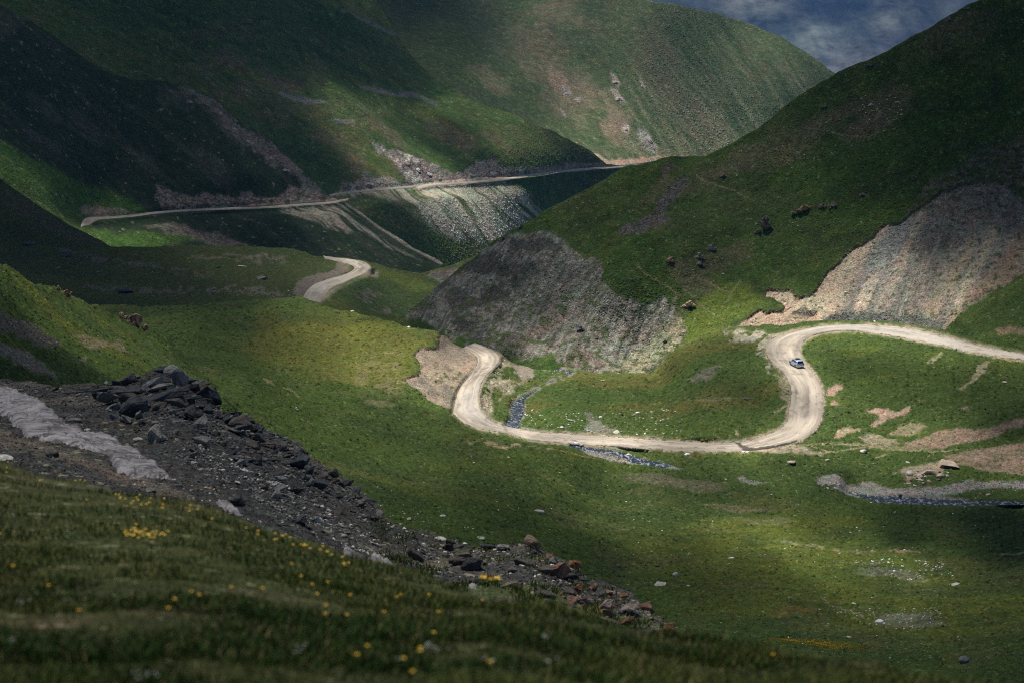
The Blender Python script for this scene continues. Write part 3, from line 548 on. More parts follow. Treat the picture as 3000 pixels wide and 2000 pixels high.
def col_K(s, x, y, X, Y, Z):
    p = Paint(s, x, y, X, Y, Z, A(.048, .049, .051), .7)
    p.mix(A(.12,.108,.095), ss(-.0, .4, p.n(4, 5)) * .6); p.mix(A(.045,.042,.038), ss(.05, .4, p.n(2.2, 15)) * .7, .8)
    p.mix(A(.05,.07,.02), ss(.0, .3, p.n(2.6, 25)) * ss(850, 1100, x) * .8, .1)
    p.mix(A(.15,.125,.10), p.mask(c7((-200,0),(0,40),(500,130),(800,250),(1100,330),(1300,380),(1250,330),(1000,240),(700,130),(400,60),(0,-100)), 8, 10, 20) * .6, .4)
    return p.c, p.r
def col_L(s, x, y, X, Y, Z):
    p = Paint(s, x, y, X, Y, Z, A(.036, .042, .012), .2)
    p.mix(A(.07,.06,.042), ss(.2, .45, p.n(.9, 5)) * .6, .4); p.mix(A(.03,.035,.012), ss(.0, .4, p.n(.6, 15)) * .7)
    return p.c, p.r

FARG = ground_mat('far_slope_ground', 130, .12, .0)
BACKG = ground_mat('mountain_turf', 1.3, .5, .0)
MIDG = ground_mat('middle_turf', .36, .6, .12)
MEAD = ground_mat('meadow_turf', .22, .6, .3)
NEARG = ground_mat('stony_soil', .10, .7, .6)
FORG = ground_mat('foreground_soil', .03, .6, .3)

layers = {}
def add(key, *a, colour, mat, **k):
    l = Layer(*a, **k); l.build(colour, mat); layers[key] = l; return l
add('A', 'far_mountains', [(1200,-420),(2600,-420)], [(1200,420),(2600,420)],
    [(1400,200,12600),(2400,200,12600),(1900,100,13000),(1400,-250,15000),(2400,-250,15000),(1900,-100,14000)], 1350, 2600, 3, 260,
    relief=[ridged(1500, 120, 3, 1, .22, .35), ridged(600, 45, 8, 1.2, .3, .25), rel(260, 14, 5)], back=1800, backslope=.5, colour=col_A, mat=FARG)
add('B', 'distant_mountain', [(700,-260),(1300,-200),(1400,-60),(1490,0),(1600,15),(1700,45),(1800,85),(1870,130),(1920,170),(2000,240),(2150,330)], [(700,300),(1000,330),(1200,400),(1900,430),(2150,430)],
    [(1400,395,1950),(1530,368,2050),(1640,355,2150),(1900,330,2300),(1530,0,2330),(1900,165,2400),(1300,0,2260),(1100,100,2130),(1000,180,1960),(1200,290,1960),(900,0,2200),(1000,-250,2600),(1700,45,2430),(1800,200,2320),(1650,250,2225),(2150,330,2450),(1300,250,2050),(700,0,2120)], 760, 2150, 2.3, 300,
    relief=[rel(260, 9, 3), ridged(120, 3.0, 8, 1, .3, .9), rel(22, .8, 6)], back=300, colour=col_B, mat=BACKG)
layers['B'].farr = 1
add('C1', 'green_mountain', [(-150,-260),(500,-240),(720,-200),(810,-90),(860,0),(905,80),(950,140),(994,182),(1085,231),(1190,273),(1274,304),(1358,350),(1393,378),(1440,380),(1500,374),(1580,364),(1660,400)], [(-150,300),(500,500),(900,640),(1200,640),(1660,640)],
    [(745,452,1520),(900,433,1570),(1100,417,1680),(1250,399,1755),(1400,384,1835),(1530,368,1930),(1100,570,1610),(900,600,1500),(1400,520,1800),(1600,560,1960),(1085,231,1800),(994,182,1840),(784,0,1850),(300,0,1650),(0,0,1520),(0,-250,1700),(784,-250,2100),(1274,304,1815),(500,200,1590),(784,290,1640),(720,390,1560),(620,330,1560),(950,330,1700),(400,450,1400),(1320,450,1800)], -150, 1660, 2.3, 390,
    flats=[(ROAD_FARR, -.3, 10, .0016)], rfade=55, relief=[rel(200, 8, 13), ridged(90, 5, 18, 1, .35, .8), ridged(36, .8, 28, 1, .3, .75, C1SCREE), rel(16, .7, 6)], back=220, colour=col_C1, mat=BACKG)
add('C2', 'dark_spur', [(-250,-120),(-100,-40),(14,38),(70,63),(140,108),(196,143),(262,178),(332,203),(427,231),(500,255),(560,311),(612,350),(661,381),(700,416),(759,451),(786,462),(800,470),(870,520),(950,573),(1012,606),(1080,650)], [(-250,500),(0,600),(300,640),(1080,720)],
    [(205,504,1300),(380,487,1360),(600,477,1430),(784,461,1490),(500,560,1355),(300,590,1270),(900,600,1400),(1010,607,1430),(700,560,1385),(427,231,1490),(14,38,1425),(661,381,1500),(250,300,1400),(400,400,1400),(0,400,1240),(0,480,1210),(120,440,1270),(-250,0,1380),(-250,450,1150),(550,420,1440),(870,520,1470),(200,560,1240),(800,640,1330)], -250, 1080, 2.3, 360,
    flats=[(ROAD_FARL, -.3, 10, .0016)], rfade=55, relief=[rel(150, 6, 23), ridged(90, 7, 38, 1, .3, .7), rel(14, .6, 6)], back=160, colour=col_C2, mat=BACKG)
add('Fb', 'grassy_spur', [(900,690),(940,646),(966,629),(1011,617),(1050,605),(1099,583),(1200,540)], [(900,760),(1200,760)],
    [(940,640,955),(1099,583,970),(1000,700,900),(1200,540,990),(1150,700,910)], 905, 1195, 2.3, 60, relief=[rel(20, .8, 3)], back=80, colour=col_Fb, mat=BACKG)
add('E', 'left_plateau', [(-250,230),(-100,340),(0,408),(60,450),(150,510),(215,545),(240,556),(259,565),(310,569),(385,571),(473,567),(602,571),(665,576),(717,587),(763,592),(790,592),(819,597),(865,600),(899,615),(959,627),(1008,650),(1060,690)], [(-250,800),(0,840),(300,830),(700,800),(1060,800)],
    [(240,556,1000),(385,571,985),(600,571,985),(763,592,925),(865,600,915),(1008,650,880),(700,695,800),(300,700,800),(100,650,840),(0,620,860),(500,640,880),(500,740,740),(0,700,780),(0,410,1050),(0,560,960),(150,530,1000),(784,638,845),(850,612,880),(784,598,905),(870,680,835),(950,700,840),(700,800,700),(950,800,770),(-250,300,1000),(-250,700,760),(300,620,900),(0,830,650)], -250, 1060, 2.3, 210,
    flats=[(ROAD_MID, -.3, 14, .015)], relief=[rel(70, 2.2, 33), rel(18, .9, 34), rel(4, .22, 6)], back=90, colour=col_E, mat=MIDG)
JN = [(1036,778,566),(1100,792,563),(1150,812,560),(1175,828,560),(1211,838,558),(1300,845,550),(1400,865,541),(1500,862,543),(1560,800,550),(1620,765,556),(1673,748,557),(1800,742,555),(1900,738,555),(2018,738,553),(2163,760,537),(2240,785,522),(2352,808,508),(2500,840,490)]
FTOP = [(860,800),(917,734),(973,685),(1011,653),(1050,622),(1085,597),(1099,583),(1134,555),(1155,541),(1186,521),(1256,486),(1309,458),(1379,420),(1431,388),(1505,371),(1543,364),(1568,363),(1620,363),(1641,353),(1697,325),(1732,308),(1778,276),(1830,238),(1883,203),(1928,175),(1953,164),(1991,149),(2026,130),(2072,105),(2128,75),(2177,42),(2219,16),(2250,0),(2400,-90),(2600,-220)]
add('F', 'right_hill', FTOP, [(860,830),(1011,800),(1100,830),(1200,880),(1400,910),(1500,900),(1620,810),(1900,775),(2163,800),(2352,850),(2600,900)],
    JN + [(917,734,625),(1011,655,622),(1099,583,622),(1197,510,618),(1309,458,616),(1431,388,622),(1568,363,640),(1620,363,640),(1883,203,640),(2072,105,636),(2250,0,630),(2500,-150,640),(1450,650,573),(1263,600,592),(1380,560,590),(1560,560,592),(1700,600,588),(1880,500,596),(1100,720,590),(1260,760,571),(1560,700,568),(1620,680,571),(1500,790,557),(1560,750,560),(1420,800,556),(2000,640,572),(2200,600,566),(2352,500,578),(2352,250,606),(2130,450,592),(2352,680,532)], 860, 2600, 2.0, 430,
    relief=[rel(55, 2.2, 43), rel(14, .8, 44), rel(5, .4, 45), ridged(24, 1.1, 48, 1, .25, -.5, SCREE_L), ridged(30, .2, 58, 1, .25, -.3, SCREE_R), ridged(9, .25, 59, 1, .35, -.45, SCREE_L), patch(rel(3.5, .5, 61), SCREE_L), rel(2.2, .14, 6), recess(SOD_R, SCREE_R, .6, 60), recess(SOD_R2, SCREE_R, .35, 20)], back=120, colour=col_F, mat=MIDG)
GTOP = [(-150,700),(343,702),(450,697),(600,691),(693,688),(735,701),(784,713.5),(836,720),(889,729),(938,743),(980,753),(1008,760),(1014,768),(1036,777),(1060,778),(1092,788),(1120,797),(1150,810),(1170,818),(1192,822),(1205,832),(1240,838),(1300,842),(1400,862),(1500,858),(1560,797),(1620,760),(1673,745),(1800,739),(1900,735),(2018,735),(2163,757),(2240,780),(2352,803),(2600,860)]
add('G', 'valley_meadow', GTOP, [(-150,1250),(700,1300),(1000,1420),(1400,1600),(1700,1640),(2600,1640)],
    JN + [(343,702,700),(450,697,680),(693,688,680),(784,714,650),(889,729,600),(1008,760,556),(947,811,510),(927,870,478),(1045,930,462),(1088,842,516),(900,760,565),(700,760,560),(600,850,480),(500,790,530),(455,807,490),(560,880,425),(650,960,400),(720,1040,375),(800,950,430),(1000,950,455),
          (900,1100,370),(1099,1040,415),(1190,1061,412),(1274,1089,411),(1379,1113,420),(1100,1200,340),(1500,1200,385),(1500,1400,310),(2000,1150,415),(2352,1155,410),(2000,1300,350),(2352,1300,345),(2352,1568,265),(1600,1568,255),(1000,1400,270),(2000,1450,300),(700,1200,300),
          (1300,940,482),(1600,900,490),(1600,980,458),(1750,950,468),(1450,900,505),(1800,1000,450),(1560,815,533),(1700,1035,442),(1650,850,505),(1950,800,522),(2100,765,533),(1900,750,548),(2100,900,478),(2352,950,460),(2200,1050,437),(2352,1080,430),(1830,838,500),(1190,930,498),(1190,975,471),(1150,990,450),(1340,1012,451),(1310,850,546),(1450,1050,444),(0,800,600),(-150,1000,400),(100,1100,330),(1600,1080,430)], -150, 2600, 2.0, 560,
    flats=[(ROAD_MAIN, -.22, 11, .010), (STREAM_A, -.5, 9, .01), (STREAM_B, -.45, 8, .01), (STREAM_C, -.45, 7, .01)], rfade=34, relief=[rel(60, 2.2, 63), rel(14, .8, 64), rel(4.2, .38, 65), rel(1.3, .15, 66), recess(SOD_L, CUT_L, .45, 40), recess(SOD_L2, CUT_L, .4, 30)], back=45, colour=col_G, mat=MEAD)
add('H1', 'near_hillside', [(-250,540),(-100,585),(0,618),(70,646),(140,664),(175,685),(245,716),(300,738),(343,755),(385,779),(440,802),(500,842),(570,890),(660,972),(760,1080)], [(-250,1200),(760,1300)],
    [(455,807,452),(560,880,425),(650,960,400),(720,1040,375),(0,618,300),(175,685,360),(343,755,415),(0,870,230),(250,870,270),(400,850,330),(550,950,370),(500,930,330),(0,700,270),(-250,540,260),(-250,900,190),(300,1100,230),(700,1200,290)], -250, 760, 2.0, 260,
    relief=[tuck([(385,782),(440,804),(500,842),(570,890),(660,972),(760,1080),(800,1150)], 55, 3.5), rel(30, 1.0, 73), rel(8, .5, 74), rel(2.2, .28, 75), rel(.8, .12, 76)], back=50, backslope=.35, colour=col_H1, mat=MEAD)
KTOP = [(-250,850),(0,868),(105,880),(140,890),(210,876),(259,884),(294,874),(330,862),(371,852),(406,862),(444,880),(483,905),(504,935),(510,955),(549,950),(581,962),(637,1000),(689,1024),(721,1055),(784,1096),(829,1134),(868,1158),(885,1190),(913,1210),(959,1220),(1008,1236),(1029,1246),(1085,1257),(1134,1252),(1197,1256),(1221,1250),(1242,1265),(1281,1284),(1323,1297),(1351,1335),(1396,1346),(1445,1374),(1470,1388),(1501,1412),(1547,1440),(1600,1460),(1700,1500),(1900,1560)]
add('K', 'rocky_bank', KTOP, [(-250,1120),(0,1120),(400,1230),(784,1340),(1200,1460),(1600,1560),(1900,1640)],
    [(-250,850,66),(0,870,66),(371,852,62),(510,955,57),(721,1055,53),(885,1190,46),(1085,1257,42),(1221,1250,41),(1445,1374,36),(1600,1450,33),(1900,1560,28),(0,1050,38),(300,1130,32),(0,960,52),(300,1000,47),(600,1200,30),(784,1271,28),(1116,1369,23),(1414,1432,23),(1568,1470,23),(700,1140,40),(-250,1100,34),(1900,1640,18)], -250, 1900, 2.3, 190,
    relief=[rel(5, .14, 82), rel(2, .10, 83), rel(.9, .09, 84), rel(.35, .05, 85)], back=7, backslope=.5, colour=col_K, mat=NEARG)
LTOP = [(-250,1000),(0,1050),(70,1080),(175,1102),(262,1126),(455,1152),(595,1208),(735,1246),(784,1274),(924,1304),(994,1328),(1116,1376),(1309,1402),(1414,1437),(1568,1468),(1673,1474),(1813,1512),(1988,1516),(2093,1546),(2163,1560),(2233,1580),(2600,1660)]
add('L', 'foreground_bank', LTOP, [(-250,2300),(2600,2300)],
    [(0,1050,15),(-250,1000,15.5),(455,1152,12),(784,1274,10.5),(1116,1376,9),(1568,1468,7.4),(1988,1516,6.2),(2233,1580,5.6),(0,1568,3.9),(1176,1568,4.2),(2200,1620,4.6),(0,1300,7),(800,1420,6.3),(1500,1530,5.6),(0,2300,1.7),(1176,2300,1.7),(2352,2300,1.7),(1600,1900,2.9),(400,1800,2.9)], -250, 2600, 5, 160,
    relief=[rel(1.6, .035, 93), rel(.5, .022, 94)], back=3, backslope=.4, colour=col_L, mat=FORG)

def tufts(key, n, smin, smax, name, label, cat, rocky=False, flat=.45, seed=1, cvar=.3):
    """clumps of turf (or broken stone) standing on the ground, coloured like the ground they grow on"""
    l = layers[key]; r = np.random.default_rng(seed); h, w_ = l.px.shape; i = r.integers(2, h - 2, n * 2); j = r.integers(2, w_ - 2, n * 2)
    x, y = l.px[i, j], l.py[i, j]; rk = l.rock[i, j]; k = (x > -90) & (x < W + 90) & (y > -40) & (y < H + 30) & (l.road[i, j] < .55) & ((rk > .5) if rocky else (rk < .42 + r.random(len(x)) * .3))
    i, j = i[k][:n], j[k][:n]; n = len(i); P = l.P[i, j]; s = (smin + (smax - smin) * r.random(n) ** 3.5) * P[:, 1] / FPX; a = r.uniform(0, 6.28, n)
    nb = 5; V = np.empty((n, nb + 1, 3)); 
    for q in range(nb):
        t = a + 2 * math.pi * q / nb + r.uniform(-.3, .3, n); rr = s * r.uniform(.35, .65, n); V[:, q, 0] = P[:, 0] + np.cos(t) * rr * 1.15; V[:, q, 1] = P[:, 1] + np.sin(t) * rr; V[:, q, 2] = P[:, 2] - .12 * s + (r.uniform(-.1, .25, n) * s if rocky else 0)
    V[:, nb, 0] = P[:, 0] + s * r.uniform(-.25, .25, n); V[:, nb, 1] = P[:, 1] + s * r.uniform(-.25, .25, n); V[:, nb, 2] = P[:, 2] + s * flat * r.uniform(.5, 1.2, n)
    b = np.arange(n)[:, None] * (nb + 1); F_ = np.concatenate([b + [[q, (q + 1) % nb, nb]] for q in range(nb)]); me = mesh_np(name, V.reshape(-1, 3), F_, not rocky)
    c = l.col[i, j] * (1 + cvar * r.uniform(-1, 1, (n, 1))); 
    if not rocky and key not in ('B', 'C1', 'C2'): t = (r.random(n) < .12)[:, None]; c = np.where(t, c * [1.6, 1.45, 1.4], c); c = c * np.where(r.random(n) < .18, .65, 1)[:, None]
    elif not rocky: pass
    else: t = (r.random(n) < .12)[:, None]; c = np.where(t, c * .5, c)
    cc = np.repeat(np.clip(c, .004, .8), nb + 1, 0); at = me.attributes.new('Col', 'FLOAT_COLOR', 'POINT'); at.data.foreach_set('color', np.c_[cc, np.ones(len(cc))].astype(np.float32).ravel())
    me.materials.append(TUFTM); o = bpy.data.objects.new(name, me); C.objects.link(o); o['kind'] = 'stuff'; o['label'] = label; o['category'] = cat
def mesh_np(name, P, F, smooth=False):
    P = np.asarray(P, np.float32); F = np.asarray(F, np.int32); k = F.shape[1]
    me = bpy.data.meshes.new(name); me.vertices.add(len(P)); me.vertices.foreach_set('co', P.ravel())
    me.loops.add(F.size); me.loops.foreach_set('vertex_index', F.ravel())
    me.polygons.add(len(F)); me.polygons.foreach_set('loop_start', np.arange(0, F.size, k, dtype=np.int32)); me.polygons.foreach_set('loop_total', np.full(len(F), k, np.int32))
    me.polygons.foreach_set('use_smooth', np.full(len(F), smooth, bool)); me.update(); return me
TUFTM = bpy.data.materials.new('turf_clump'); TUFTM.use_nodes = True; _n = TUFTM.node_tree; _a = _n.nodes.new('ShaderNodeAttribute'); _a.attribute_name = 'Col'
_n.links.new(_a.outputs['Color'], _n.nodes['Principled BSDF'].inputs['Base Color']); _n.nodes['Principled BSDF'].inputs['Roughness'].default_value = .95; _n.nodes['Principled BSDF'].inputs['Specular IOR Level'].default_value = .1
tufts('G', 170000, 2.2, 13, 'grass', 'tussocky turf covering the valley meadow', 'grass', seed=2)
tufts('H1', 50000, 2.2, 13, 'grass', 'tussocky turf covering the near left slope', 'grass', seed=3)
tufts('F', 110000, 2, 6.5, 'grass', 'rough turf covering the right hill', 'grass', flat=.4, seed=4)
tufts('E', 45000, 2, 6, 'grass', 'rough turf covering the shaded plateau', 'grass', flat=.35, seed=5)
tufts('B', 45000, 2, 5, 'grass', 'coarse tufts on the distant mountain', 'grass', flat=.35, seed=6, cvar=.22)
tufts('C1', 50000, 2, 5, 'grass', 'coarse tufts on the green mountain', 'grass', flat=.3, seed=7, cvar=.2)
tufts('C2', 30000, 2, 5, 'grass', 'coarse tufts on the dark spur', 'grass', flat=.3, seed=8, cvar=.2)
tufts('F', 60000, 1.2, 2.9, 'scree', 'broken stone covering the scree faces of the right hill', 'scree', True, .35, 9, .2)
tufts('K', 26000, 4, 14, 'grass', 'turf clumps between the stones of the bank', 'grass', flat=.5, seed=12)
tufts('K', 60000, 2, 8, 'gravel', 'fine broken stone covering the rocky bank', 'gravel', True, .5, 10, .5)
tufts('G', 40000, 1.5, 3, 'gravel', 'stony debris on the bare banks and gravel bars of the valley', 'gravel', True, .4, 11, .25)

# ------------------------------------------------------------------ clouds: unseen sheet, opacity shaped so the sun falls in patches
LIGHT = {
'A': [(1700,20,.75),(1620,10,.6),(1780,40,.6),(1850,110,.7),(1883,85,.9),(1918,147,.8),(2023,70,.9),(2060,50,.6),(1960,100,.3),(1850,40,.08),(1950,20,.08),(2100,10,.2),(1800,75,.03),(1900,40,.03),(1980,30,.03),(1700,90,.04),(2100,100,.1),(1950,60,.12),(2130,20,.5)],
'B': [(1000,60,.2),(1250,50,.42),(1100,250,.4),(1130,180,.45),(1400,300,.75),(1600,320,.9),(1500,100,.55),(1700,100,.6),(1850,160,.5),(1650,230,.65),(1480,350,.8),(1300,180,.5),(950,20,.06),(1050,120,.25)],
'C1': [(850,60,.01),(700,100,.01),(780,140,.02),(600,120,.02),(650,40,.01),(500,60,.02),(940,170,.03),(1000,195,.1),(860,130,.02),(400,0,.02),(940,90,.22),(1060,100,.3),(735,215,.6),(880,230,.75),(800,250,.8),(640,180,.3),(580,160,.25),(1000,235,.65),(1150,290,.65),(889,235,.35),(1046,325,.08),(960,300,.25),(850,330,.45),(900,320,.6),(1200,345,.6),(1350,370,.6),(1250,330,.7),(700,320,.03),(760,390,.04),(640,290,.03),(1010,400,.7),(960,395,1),(880,360,.6),(1080,480,.95),(1020,500,.6),(900,500,.05),(1180,500,.9),(1120,440,.9),(1270,440,.15),(1330,430,.1),(950,560,.1),(1100,550,.9),(1030,360,.15),(780,450,.35),(660,230,.3),(600,220,.1),(520,170,.14),(400,60,.03),(450,130,.05)],
'C2': [(50,200,.05),(250,300,.06),(400,300,.08),(400,400,.06),(200,400,.06),(0,100,.03),(100,420,.65),(40,385,.5),(250,470,.3),(200,510,.95),(480,480,.4),(700,465,.5),(600,310,.3),(560,280,.3),(640,400,.2),(300,555,.65),(240,545,.6),(400,570,.4),(600,540,.07),(500,520,.1),(750,500,.4),(850,550,.4),(960,590,.4),(130,330,.08)],
'Fb': [(1000,620,.45)],
'E': [(0,450,.03),(150,530,.06),(100,620,.08),(300,600,.15),(450,600,.3),(600,600,.42),(720,600,.5),(800,600,.8),(850,610,.75),(720,670,.55),(900,630,.5),(850,690,.3),(950,700,.6),(960,660,.75),(400,660,.15),(200,660,.08),(500,720,.22),(650,690,.3),(100,560,.04),(50,700,.06)],
'F': [(2250,100,.06),(2000,250,.16),(2000,180,.14),(1900,300,.18),(1700,400,.3),(1600,420,.32),(1750,480,.34),(1900,420,.3),(2300,300,.03),(2200,380,.03),(1500,450,.32),(1400,500,.28),(1650,520,.32),(1850,500,.3),(2000,450,.07),(1800,580,.3),(1650,600,.28),(1700,650,.5),(1640,700,.75),(1580,740,.8),(1900,600,.4),(1850,650,.6),(1760,700,.95),(1950,650,1),(2000,600,.9),(2030,550,.6),(2150,590,.24),(2250,600,.3),(2350,500,.05),(2300,450,.04),(2150,480,.15),(2080,700,.8),(2200,680,.6),(2340,600,.25),(2300,700,.25),(2340,760,.4),(1100,620,.22),(1250,560,.32),(1200,650,.28),(1000,740,.26),(1100,760,.34),(1250,760,.5),(1400,700,.5),(1500,780,1),(1400,820,1),(1300,700,.65),(1450,640,.45),(1560,740,.9),(1180,800,.8)],
'G': [(700,730,.6),(600,760,.4),(800,760,.65),(950,780,.75),(850,850,.75),(700,850,.5),(500,780,.3),(520,740,.25),(1000,850,1),(960,890,1),(1100,840,1),(1080,900,1),(1150,985,1),(1400,1000,1),(1700,1035,1),(1850,980,1),(1850,880,1),(1800,790,1),(1950,750,1),(2100,770,.9),(2300,810,.8),(1300,900,.6),(1500,900,.6),(1650,900,.45),(1720,800,.45),(1600,960,.45),(1400,960,.55),(1250,850,.7),(1770,900,.35),(1950,840,.4),(2100,900,.5),(2250,900,.35),(2340,870,.4),(2340,1000,.1),(2100,1000,.75),(1950,1000,.75),(2200,1030,.6),(2050,1060,.6),(2340,1070,.5),(900,950,.6),(1000,1000,.45),(750,980,.5),(1100,1030,.4),(1250,1040,.5),(1400,1090,.6),(1600,1080,.45),(1800,1080,.45),(1600,1130,.35),(1300,1120,.65),(1000,1080,.45),(900,1060,.55),(1100,1150,.22),(1200,1200,.18),(1350,1180,.5),(1500,1200,.65),(1700,1220,.8),(1800,1280,.8),(1900,1200,.35),(2100,1180,.1),(2300,1200,.04),(2100,1250,.14),(2340,1270,.04),(2000,1290,.7),(2200,1310,.3),(1600,1280,.22),(1400,1280,.18),(1500,1350,.25),(1700,1350,.25),(1900,1360,.4),(2100,1340,.5),(2300,1350,.25),(1800,1430,.3),(1700,1450,.35),(2000,1450,.35),(2200,1450,.25),(2300,1520,.2),(1000,1150,.3),(950,1180,.3)],
'H1': [(50,640,.35),(0,680,.25),(200,720,.45),(300,780,.5),(150,780,.35),(20,760,.1),(100,850,.07),(250,860,.2),(400,800,.55),(500,880,.6),(600,950,.6),(0,830,.06)],
'K': [(370,870,.3),(100,950,.4),(250,1030,.45),(600,1030,.3),(700,1100,.3),(900,1220,.4),(1100,1280,.45),(1300,1330,.45),(1450,1400,.45),(0,950,.3)],
'L': [(200,1150,.35),(200,1400,.33),(800,1350,.45),(1200,1450,.5),(1600,1520,.35),(100,1550,.15),(1000,1550,.3),(2000,1540,.2)]}
HC = CAMZ + 300.0
def cloud_layer():
    off = HC - CAMZ; X0 = off * S.x / S.z; Y0 = off * S.y / S.z; E0 = 30.
    nu, nv = 170, 950; u0, u1 = -.42, .42; v0, v1 = math.log(24), math.log(22000)
    acc = np.zeros((nv, nu)); cnt = np.zeros((nv, nu))
    for k, l in layers.items():
        x, y = l.px[::2, ::2], l.py[::2, ::2]; P = l.P[::2, ::2]
        pts = np.array(LIGHT[k], float); num = 0; den = 0
        jx = x + 26 * fbm(x / 90, y / 60, 4, 5); jy = y + 18 * fbm(x / 90 + 40, y / 60, 4, 6)
        for a, b, t in pts:
            ww = 1 / ((jx - a) ** 2 + (1.5 * (jy - b)) ** 2 + 300.) ** 1.7; num = num + ww * t; den = den + ww
        T = num / den
        T = np.clip({'A': 1.6, 'B': 1.7, 'C1': 1.6, 'C2': 1.4, 'E': 1.0, 'F': 1.6, 'G': 1.4, 'H1': 1.15, 'K': 2.1, 'L': 3.2, 'Fb': 1.1}[k] * T ** 1.6 * (1 + .4 * fbm(x / 60, y / 36, 4, 44)), .0, 1)
        Q = (HC - P[..., 2]) / S.z; qx = P[..., 0] + Q * S.x - X0; qy = P[..., 1] + Q * S.y - Y0 + E0
        vis = np.where((x > -60) & (x < W + 60) & (y > -60) & (y < (200 if k == 'A' else H + 60)), 1., .02)
        iu = ((qx / qy - u0) / (u1 - u0) * nu).astype(int); iv = ((np.log(np.maximum(qy, 1)) - v0) / (v1 - v0) * nv).astype(int)
        ok = (iu >= 0) & (iu < nu) & (iv >= 0) & (iv < nv)
        np.add.at(acc, (iv[ok], iu[ok]), (T * vis)[ok]); np.add.at(cnt, (iv[ok], iu[ok]), vis[ok])
    a, c = acc.copy(), cnt.copy()
    cur = np.where(c > .5, a / np.maximum(c, 1e-9), 0); wgt = (c > .5).astype(float)
    val, ww = cur * wgt, wgt.copy(); res = cur.copy(); known = wgt > 0
    for it in range(9):                                    # grow into the cells nothing stood under
        r = 1 + it * 2
        kv = val; kw = ww
        for ax, rr in ((0, r), (1, max(1, r // 2))):
            kv = sum(np.roll(kv, d, ax) for d in range(-rr, rr + 1)); kw = sum(np.roll(kw, d, ax) for d in range(-rr, rr + 1))
        fill = (~known) & (kw > .01); res[fill] = (kv / np.maximum(kw, 1e-9))[fill]; known |= fill; val, ww = np.where(known, res, 0), known.astype(float)
    res[~known] = .3
    for _ in range(1): res = (np.roll(res, 1, 0) + np.roll(res, -1, 0) + np.roll(res, 1, 1) + np.roll(res, -1, 1) + 2 * res) / 6
    alpha = 1 - np.sqrt(np.clip(res, 0.0, 1))
    u = u0 + (np.arange(nu) + .5) / nu * (u1 - u0); v = np.exp(v0 + (np.arange(nv) + .5) / nv * (v1 - v0))
    yy = np.repeat(v[:, None], nu, 1); xx = yy * u[None] + X0; yy = yy - E0 + Y0
    thick = 8 + 50 * alpha * (1 + .4 * fbm(xx / 120, yy / 120, 4, 3))
    edge = np.ones_like(alpha); edge[0] = edge[-1] = 0; edge[:, 0] = edge[:, -1] = 0
    top = np.stack([xx, yy, HC + edge * thick], -1); bot = np.stack([xx, yy, HC - edge * (2 + 2 * alpha)], -1)
    P = np.r_[bot.reshape(-1, 3), top.reshape(-1, 3)]; idx = np.arange(nu * nv).reshape(nv, nu)
    f = np.stack([idx[:-1, :-1], idx[:-1, 1:], idx[1:, 1:], idx[1:, :-1]], -1).reshape(-1, 4); g = f[:, ::-1] + nu * nv
    me = mesh_np('clouds', P, np.r_[g, f[:, ::-1][:, ::-1]], smooth=True)
    at = me.attributes.new('alpha', 'FLOAT', 'POINT'); at.data.foreach_set('value', np.r_[alpha.ravel(), alpha.ravel()].astype(np.float32))
    m = bpy.data.materials.new('cloud_vapour'); m.use_nodes = True; t = m.node_tree; t.nodes.clear()
    o = t.nodes.new('ShaderNodeOutputMaterial'); mx = t.nodes.new('ShaderNodeMixShader'); tr = t.nodes.new('ShaderNodeBsdfTransparent')
    df = t.nodes.new('ShaderNodeBsdfDiffuse'); df.inputs[0].default_value = (.8, .82, .85, 1)
    at = t.nodes.new('ShaderNodeAttribute'); at.attribute_name = 'alpha'
    t.links.new(at.outputs['Fac'], mx.inputs[0]); t.links.new(tr.outputs[0], mx.inputs[1]); t.links.new(df.outputs[0], mx.inputs[2]); t.links.new(mx.outputs[0], o.inputs[0])
    me.materials.append(m); ob = bpy.data.objects.new('clouds', me); C.objects.link(ob)
    ob['kind'] = 'stuff'; ob['label'] = 'unseen cloud sheet added above the valley and shaped to shade the slopes'; ob['category'] = 'clouds'
def mesh_np(name, P, F, smooth=False):
    P = np.asarray(P, np.float32); F = np.asarray(F, np.int32); k = F.shape[1]
    me = bpy.data.meshes.new(name); me.vertices.add(len(P)); me.vertices.foreach_set('co', P.ravel())
    me.loops.add(F.size); me.loops.foreach_set('vertex_index', F.ravel())
    me.polygons.add(len(F)); me.polygons.foreach_set('loop_start', np.arange(0, F.size, k, dtype=np.int32)); me.polygons.foreach_set('loop_total', np.full(len(F), k, np.int32))
    me.polygons.foreach_set('use_smooth', np.full(len(F), smooth, bool)); me.update(); return me
cloud_layer()

